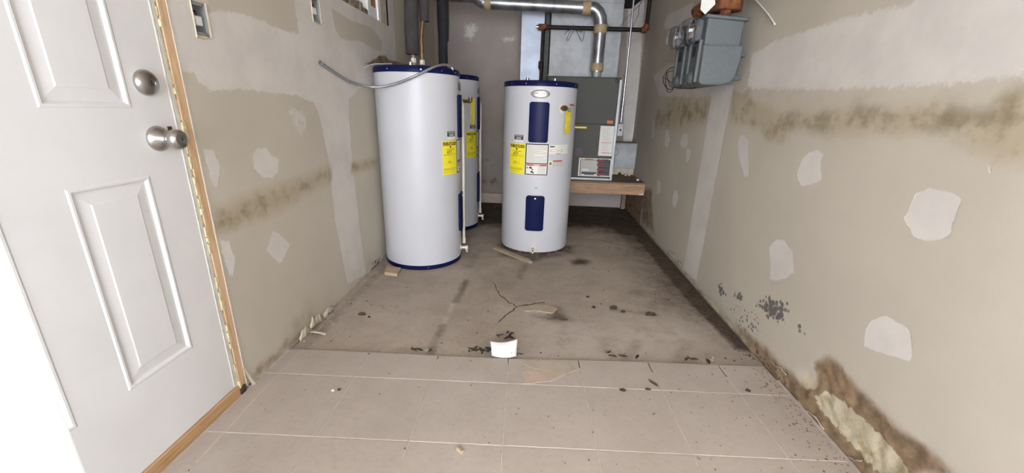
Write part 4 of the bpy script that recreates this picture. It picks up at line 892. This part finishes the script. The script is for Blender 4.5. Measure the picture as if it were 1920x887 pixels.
# ------------------------------------------------------------------ gas meters on the right wall
def gas_meter(y0, y1, label, wall_gap=.055):
    r = empty('gas_meter', (.9, (y0+y1)/2, 1.18)); tag(r, label, 'gas meter', 'grey gas meters on the right wall')
    def mm(o): return rel(o, r)
    xf, xb = .800, .988
    low = [(xf+.004, 1.20), (xf+.02, 1.186), (xb-.075, 1.186), (xb-.03, 1.197), (xb-.008, 1.225), (xb+.004, 1.30), (xb+.005, 1.375), (xf, 1.375)]
    mm(MB().prism(low, y0, y1, 'y').build('lower_case', 'meter', r, 'auto', bevel=.010, seg=3))
    mm(MB().prism([(xf+.004, 1.37), (xb-.012, 1.37), (xb-.008, 1.48), (xf+.002, 1.495)], y0+.004, y1-.004, 'y').build('upper_case', 'meter', r, 'auto', bevel=.008, seg=3))
    mm(MB().prism([(xf-.012, 1.490), (xb+.004, 1.476), (xb+.004, 1.492), (xf-.012, 1.506)], y0-.008, y1+.002, 'y').build('top_flange', 'meter', r, 'auto', bevel=.005, seg=2))
    mm(MB().prism([(xf+.02, 1.376), (xb-.02, 1.376), (xb-.02, 1.368), (xf+.02, 1.368)], y0-.004, y0+.004, 'y').build('case_seam', 'meter', r, bevel=.002))
    cy = (y0+y1)/2
    mm(MB().box(xf-.014, xf+.004, y0+.022, y0+.04, 1.20, 1.40).build('front_rib', 'meter', r, bevel=.006)); mm(MB().box(xf-.014, xf+.004, y1-.045, y1-.02, 1.20, 1.40).build('front_rib', 'meter', r, bevel=.006))
    mm(MB().box(xf-.008, xf+.006, y0+.05, y1-.055, 1.205, 1.39).build('front_plate', 'meterdark', r, bevel=.006))
    mm(MB().box(xf-.011, xf-.007, cy-.022, cy+.012, 1.325, 1.375).build('front_slot', 'dark', r))
    mm(MB().lathe([(0, -.022), (.018, -.022), (.028, -.014), (.034, 0), (.034, .006)], (xf-.004, cy, 1.225), 'x', 20).build('round_boss', 'meterdark', r, 'auto'))
    # index with clear dome
    mm(MB().box(xf-.030, xf+.004, cy-.048, cy+.048, 1.395, 1.495).build('index_frame', 'meterdark', r, bevel=.008))
    d = mm(MB().box(xf-.034, xf-.029, cy-.036, cy+.036, 1.410, 1.482).build('index_dial', 'paper', r))
    for k in range(3): MB().box(xf-.037, xf-.033, cy-.030+.022*k, cy-.014+.022*k, 1.440, 1.470).build('digit_wheel', 'ink' if k else 'greyink', d)
    MB().box(xf-.038, xf-.033, cy-.034, cy+.03, 1.414, 1.430).build('name_plate', 'white', d); MB().box(xf-.0385, xf-.033, cy-.034, cy-.022, 1.416, 1.428).build('red_mark', 'red', d)
    vs = []; fs = []; NU, NV = 14, 7
    for j in range(NV+1):
        b = math.pi/2*j/NV
        for i in range(NU):
            a = 2*math.pi*i/NU; vs.append((xf-.028-.066*math.sin(b)**.8, cy+.058*math.cos(b)**.5*math.cos(a), 1.447+.060*math.cos(b)**.5*math.sin(a)))
    for j in range(NV):
        for i in range(NU): fs.append((j*NU+i, j*NU+(i+1) % NU, (j+1)*NU+(i+1) % NU, (j+1)*NU+i))
    o = mm(MB().add(vs, fs).build('index_cover', 'glass', r, 'all')); sm = o.modifiers.new('s', 'SOLIDIFY'); sm.thickness = .003
    mm(MB().lathe([(.054, -.034), (.062, -.034), (.062, -.022), (.054, -.022), (.054, -.034)], (xf, cy, 1.447), 'x', 28).build('cover_rim', 'meterdark', r, 'auto'))
    # pipe swivels
    for yy in (y0+.05, y1-.05):
        mm(MB().lathe([(.022, 1.48), (.026, 1.50), (.026, 1.530), (.020, 1.5315), (0, 1.5315)], (.895, yy, 0), n=16).build('swivel_nut', 'rust', r, 'auto'))
    for zz in (1.33, 1.22): mm(MB().box(xb-.01, RX-.001, cy-.02, cy+.02, zz, zz+.02).build('wall_bracket', 'meterdark', r))
    return r
gas_meter(2.195, 2.385, 'nearer grey gas meter with clear dome on the right wall')
gas_meter(2.405, 2.595, 'farther grey gas meter, half hidden behind the nearer one')
mp = empty('meter_pipe', (.895, 2.3, 1.56)); tag(mp, 'heavily rusted pipe header above the gas meters', 'pipe')
def lumpy(pts, r, n=18, amp=.14, seed=1):
    rnd = random.Random(seed); m = MB(); P = [Vector(p) for p in pts]; F_ = []
    for a, b in zip(P[:-1], P[1:]): F_ += [a.lerp(b, t) for t in np.linspace(0, 1, 9)[:-1]]
    F_.append(P[-1]); m.tube(F_, [r*rnd.uniform(1-amp, 1+amp) for _ in F_], n); m.v = [(x+rnd.uniform(-1, 1)*r*amp*.4, y+rnd.uniform(-1, 1)*r*amp*.4, z) for x, y, z in m.v]; return m
rel(lumpy([(.905, 2.262, 1.534), (.905, 2.262, CZ-.001)], .062, seed=2).build('rusted_riser', 'rust', mp, 'all'), mp)
rel(lumpy([(.875, 2.34, 1.536), (.875, 2.34, 1.62), (.89, 2.28, 1.66)], .040, seed=3).build('rusted_collar', 'rust', mp, 'all'), mp)
rel(lumpy([(.880, 2.34, 1.60), (.880, 2.60, 1.60)], .030, seed=4).build('header', 'rust', mp, 'all'), mp)
rel(lumpy([(.880, 2.545, 1.536), (.880, 2.545, 1.60)], .034, seed=5).build('rusted_collar', 'rust', mp, 'all'), mp)
rel(MB().tube([(.93, 2.24, 1.60), (.96, 2.10, 1.585), (1.005, 1.99, 1.64), (1.015, 1.95, 1.75), (1.015, 1.95, CZ-.001)], .022, 12).build('side_branch', 'meterdark', mp, 'auto'), mp)
m = MB(); tp = [on_y(x, y, 2.16) for x, y in ((1316, -6), (1340, -8), (1341, 8), (1322, 27), (1313, 18))]
o = m.add([tuple(p) for p in tp], [(0, 1, 2, 3, 4)]).build('paper_tag', 'card'); sm = o.modifiers.new('s', 'SOLIDIFY'); sm.thickness = .001; tag(o, 'torn white tag hanging from the rusty pipe over the gas meters', 'tag')
Wm = lambda X, *p: [on_x(x, y, X) for x, y in p]
wires('meter_wire', [Wm(.83, (1268, 128), (1256, 128), (1246, 140), (1243, 150), (1248, 163), (1258, 168), (1263, 160), (1252, 150), (1245, 146)), Wm(.83, (1264, 132), (1252, 136), (1248, 150), (1252, 172), (1260, 170), (1264, 160)), Wm(.82, (1262, 126), (1250, 134), (1256, 160), (1264, 164)), Wm(.80, (1262, 164), (1290, 166), (1305, 164))], .0022, 'wire', 'coil of thin dark wire hanging left of the gas meters')
wires('loose_cable', [Wm(RX-.008, (1412, -6), (1424, 8), (1440, 26), (1453, 46))], .004, 'whitewire', 'white cable stub hanging down the right wall beside the meters')

# ------------------------------------------------------------------ things lying on the floor
card = empty('paper_card', tuple(on_z(945, 655, .012))); tag(card, 'blank white paper card bent upright at the tile edge', 'paper')
g = []; ci = ((919, 640), (970, 636)); bo = ((922, 668), (967, 667))
A, B_ = on_z(922, 667, .0135), on_z(968, 668, .0135)
m = MB(); vs = []; NS = 10
for i in range(NS+1):
    t = i/NS; base = A+(B_-A)*t; sag = .014*math.sin(math.pi*t); yt_ = base[1]+.03-sag*.3
    top = on_y(919+51*t, 640-4*t*t+3*math.sin(math.pi*t), yt_); lo_ = np.array([base[0], base[1]-sag, .0135])
    for u in (0, .5, 1): p = lo_+(top-lo_)*u; vs.append((p[0], p[1]+.006*math.sin(math.pi*u), p[2]))
fs = [(3*i+j, 3*i+3+j, 3*i+4+j, 3*i+1+j) for i in range(NS) for j in range(2)]
o = rel(m.add(vs, fs).build('card_sheet', 'card', card, 'all'), card); sm = o.modifiers.new('s', 'SOLIDIFY'); sm.thickness = .001
def blob(name, px, py, sx, sy, sz, mat, label, cat, z=0.0, group=None, rot=0.0, seed=0):
    rnd = random.Random(seed+int(px*7+py)); p = on_z(px, py, z)
    bm = bmesh.new(); bmesh.ops.create_icosphere(bm, subdivisions=2, radius=1.0)
    for v in bm.verts:
        k = 1+rnd.uniform(-.28, .28); v.co = Vector((v.co.x*sx*k, v.co.y*sy*k, max(v.co.z*k, -.25)*sz+.25*sz))
    me = bpy.data.meshes.new(name); bm.to_mesh(me); bm.free(); me.materials.append(MAT[mat]); o = bpy.data.objects.new(name, me); C.objects.link(o)
    o.location = (p[0], p[1], z); o.rotation_euler = (0, 0, rot); tag(o, label, cat, group); return o
def leafclump(name, px, py, w, d, n, mats, label, z=0.0, h=.02, seed=1):
    rnd = random.Random(seed); p = on_z(px, py, z); root = empty(name, (p[0], p[1], z)); tag(root, label, 'leaves')
    for k in range(n):
        a = rnd.uniform(0, 6.28); L = rnd.uniform(.022, .042); wd = L*rnd.uniform(.3, .5); cx, cy_ = rnd.uniform(-w, w), rnd.uniform(-d, d); z0 = rnd.uniform(.002, h); cu = rnd.uniform(-.4, .6)
        vs = []
        for t, ww in ((-1, .05), (-.5, .8), (.1, 1), (.6, .6), (1, .03)):
            for s in (-1, 0, 1):
                x = t*L*.5; y = s*ww*wd*.5; zz = z0+cu*t*t*L*.4+abs(s)*wd*.25; vs.append((cx+x*math.cos(a)-y*math.sin(a), cy_+x*math.sin(a)+y*math.cos(a), max(zz, .001)))
        fs = [(3*i+j, 3*i+j+1, 3*i+4+j, 3*i+3+j) for i in range(4) for j in range(2)]
        o = MB().add(vs, fs).build('leaf', mats[k % len(mats)], root, 'all'); sm = o.modifiers.new('s', 'SOLIDIFY'); sm.thickness = .0008
    return root
leafclump('leaf_pile', 900, 662, .050, .014, 16, ['leaf', 'purpleleaf', 'leaf'], 'pile of dry brown leaves left of the white card', 0.0, .022, 3)
leafclump('leaf_pile', 946, 632, .036, .022, 7, ['purpleleaf'], 'dark curled leaves on the concrete behind the white card', 0.0, .014, 5)
leafclump('leaf_pile', 968, 664, .026, .014, 8, ['leaf', 'purpleleaf'], 'small clump of dry leaves at the right end of the card', .012, .016, 9)
leafclump('leaf_litter', 778, 659, .075, .010, 7, ['leaf', 'mortar'], 'sparse leaf bits along the tile edge left of the card', 0.0, .012, 11)
leafclump('leaf_litter', 1172, 669, .080, .010, 7, ['leaf', 'mortar'], 'leaf bits at the tile edge right of the card, nearer to it', 0.0, .012, 12)
leafclump('leaf_litter', 1305, 676, .070, .010, 7, ['leaf', 'mortar'], 'leaf bits at the tile edge nearest the right wall', 0.0, .012, 13)
sl = [on_z(930, 461, 0), on_z(1004, 491, 0)]; dvec = (sl[1]-sl[0]); L = np.linalg.norm(dvec); ang = math.atan2(dvec[1], dvec[0])
o = MB().prism([(-L/2, -.010), (-L/2+.03, -.024), (L/2-.02, -.018), (L/2, .004), (L/2-.03, .014), (-L/2, .016)], 0.0, .020).build('weathered_board', 'boardwood', None, bevel=.002)
o.location = tuple((sl[0]+sl[1])/2+np.array([-.025, -.045, 0])); o.rotation_euler = (0, 0, ang); tag(o, 'thin weathered wooden slat lying against the middle water heater', 'wood scrap')
bp_ = Fp2([(721, 516), (745, 519), (752, 507), (726, 503)], 0)
o = MB().prism(bp_, 0.0, .022).build('wood_block', 'tanwood', None, bevel=.003); tag(o, 'small tan wood block at the foot of the nearest water heater', 'wood scrap')
p = on_z(862, 848, .012); o = MB().lathe([(0, -.011), (.0062, -.011), (.0066, -.004), (.0062, .005), (.0068, .011), (0, .010)], (0, 0, .0066), 'x', 10).build('wood_chip', 'tanwood'); o.location = (p[0], p[1], .0122); o.rotation_euler = (0, 0, -.7); tag(o, 'small tan stub lying alone on the front tiles', 'debris')
blob('dirt_clod', 679, 590, .022, .010, .010, 'leaf', 'flat brown clod on the concrete near the left wall', 'debris', seed=1)
blob('dirt_clod', 692, 595, .007, .006, .006, 'crumb', 'tiny dark crumb just right of the flat brown clod', 'debris', seed=2)
blob('dirt_clod', 1151, 578, .020, .016, .012, 'crumb', 'dark clod in the middle of the concrete, left of a longer one', 'debris', seed=3)
blob('dirt_clod', 1168, 585, .012, .008, .008, 'crumb', 'small dark crumb between the two larger dark clods', 'debris', seed=4)
blob('dirt_clod', 1220, 591, .030, .012, .014, 'crumb', 'longest dark clod on the concrete toward the right wall', 'debris', seed=5)
blob('dirt_clod', 1113, 577, .010, .008, .008, 'crumb', 'lone dark crumb right of the pale concrete flake', 'debris', seed=6)
blob('dirt_clod', 1102, 557, .010, .008, .007, 'crumb', 'lone dark crumb behind the pale concrete flake', 'debris', seed=7)
blob('dirt_clod', 1055, 599, .026, .008, .006, 'leaf', 'thin brown sliver just below the pale concrete flake', 'debris', seed=8)
blob('dirt_clod', 1067, 466, .010, .009, .010, 'crumb', 'dark lump at the right foot of the middle water heater', 'debris', seed=9)
blob('plaster_crumb', 624, 733, .007, .006, .006, 'card', 'tiny white crumb on the tiles at left', 'debris', z=.012, seed=10)
blob('dirt_clod', 636, 731, .007, .006, .005, 'leaf', 'tiny brown crumb beside the white crumb on the tiles', 'debris', z=.012, seed=11)
blob('dirt_clod', 1168, 732, .011, .008, .005, 'crumb', 'round dark crumb on the first tile row right of centre', 'debris', z=.012, seed=12)
blob('dirt_clod', 1225, 719, .024, .006, .006, 'leaf', 'long brown streak of dirt on the first tile row', 'debris', z=.012, rot=-.9, seed=13)
blob('dirt_clod', 1215, 730, .012, .006, .004, 'leaf', 'brown flake just below the long dirt streak on the tiles', 'debris', z=.012, seed=14)
blob('dirt_clod', 1402, 733, .009, .007, .007, 'crumb', 'dark crumb on the tiles close to the right wall', 'debris', z=.012, seed=15)
blob('rust_crumb', 465, 722, .012, .010, .010, 'purpleleaf', 'dark crumbled lump at the foot of the bare stud', 'debris', z=.012, seed=16)
# uncountable specks
def specks(name, n, region, z, smin, smax, mat, label, seed):
    rnd = random.Random(seed); m = MB()
    for _ in range(n):
        x, y = region(rnd); s = smin+(smax-smin)*rnd.random()**3; a = rnd.uniform(0, 3.14); k = rnd.uniform(.3, 1)
        c, q = math.cos(a)*s, math.sin(a)*s
        m.add([(x-c, y-q, z), (x+q*k, y-c*k, z), (x+c, y+q, z), (x-q*k, y+c*k, z), (x, y, z+s*.5)], [(0, 1, 4), (1, 2, 4), (2, 3, 4), (3, 0, 4)])
    o = m.build(name, mat); tag(o, label, 'dirt', kind='stuff'); return o
def reg_tile(r):
    x = r.uniform(-.98, 1.02)
    if r.random() < .6: x = 1.02-abs(r.gauss(0, .28))
    x = max(x, -.98); return x, r.uniform(.6, edge_y(x)-.02)
specks('tile_dirt_specks', 700, reg_tile, .0122, .0008, .0055, 'brownspeck', 'fine dark dirt specks scattered on the front tiles', 21)
def reg_conc(r):
    x = r.uniform(-1.0, 1.02)
    if r.random() < .5: x = 1.02-abs(r.gauss(0, .22))
    x = max(x, -1.0); y = r.uniform(edge_y(x)+.02, 3.6)
    x = min(x, .93)
    return (x, y) if math.hypot(x-.017, y-3.085) > .28 and math.hypot(x+.775, y-2.678) > .28 else (x, 1.9)
specks('concrete_dirt_specks', 520, reg_conc, .0004, .001, .007, 'crumb', 'fine dark dirt specks scattered on the bare concrete', 22)
def reg_wall(r): return 1.035-abs(r.gauss(0, .035)), r.uniform(1.56, 3.7)
specks('wall_foot_dirt', 700, reg_wall, .0005, .0015, .007, 'footdirt', 'dark crumbled dirt along the foot of the right wall', 23)
def reg_tfoot(r): return 1.03-abs(r.gauss(0, .05)), r.uniform(.6, 1.52)
specks('tile_foot_dirt', 500, reg_tfoot, .0122, .001, .007, 'brownspeck', 'brown crumbs on the tiles along the foot of the right wall', 25)
def reg_left(r): return -1.035+abs(r.gauss(0, .04)), r.uniform(1.3, 2.5)
specks('left_foot_plaster_dust', 160, reg_left, .004, .001, .007, 'peelpaper', 'pale plaster crumbs along the foot of the left wall', 24)
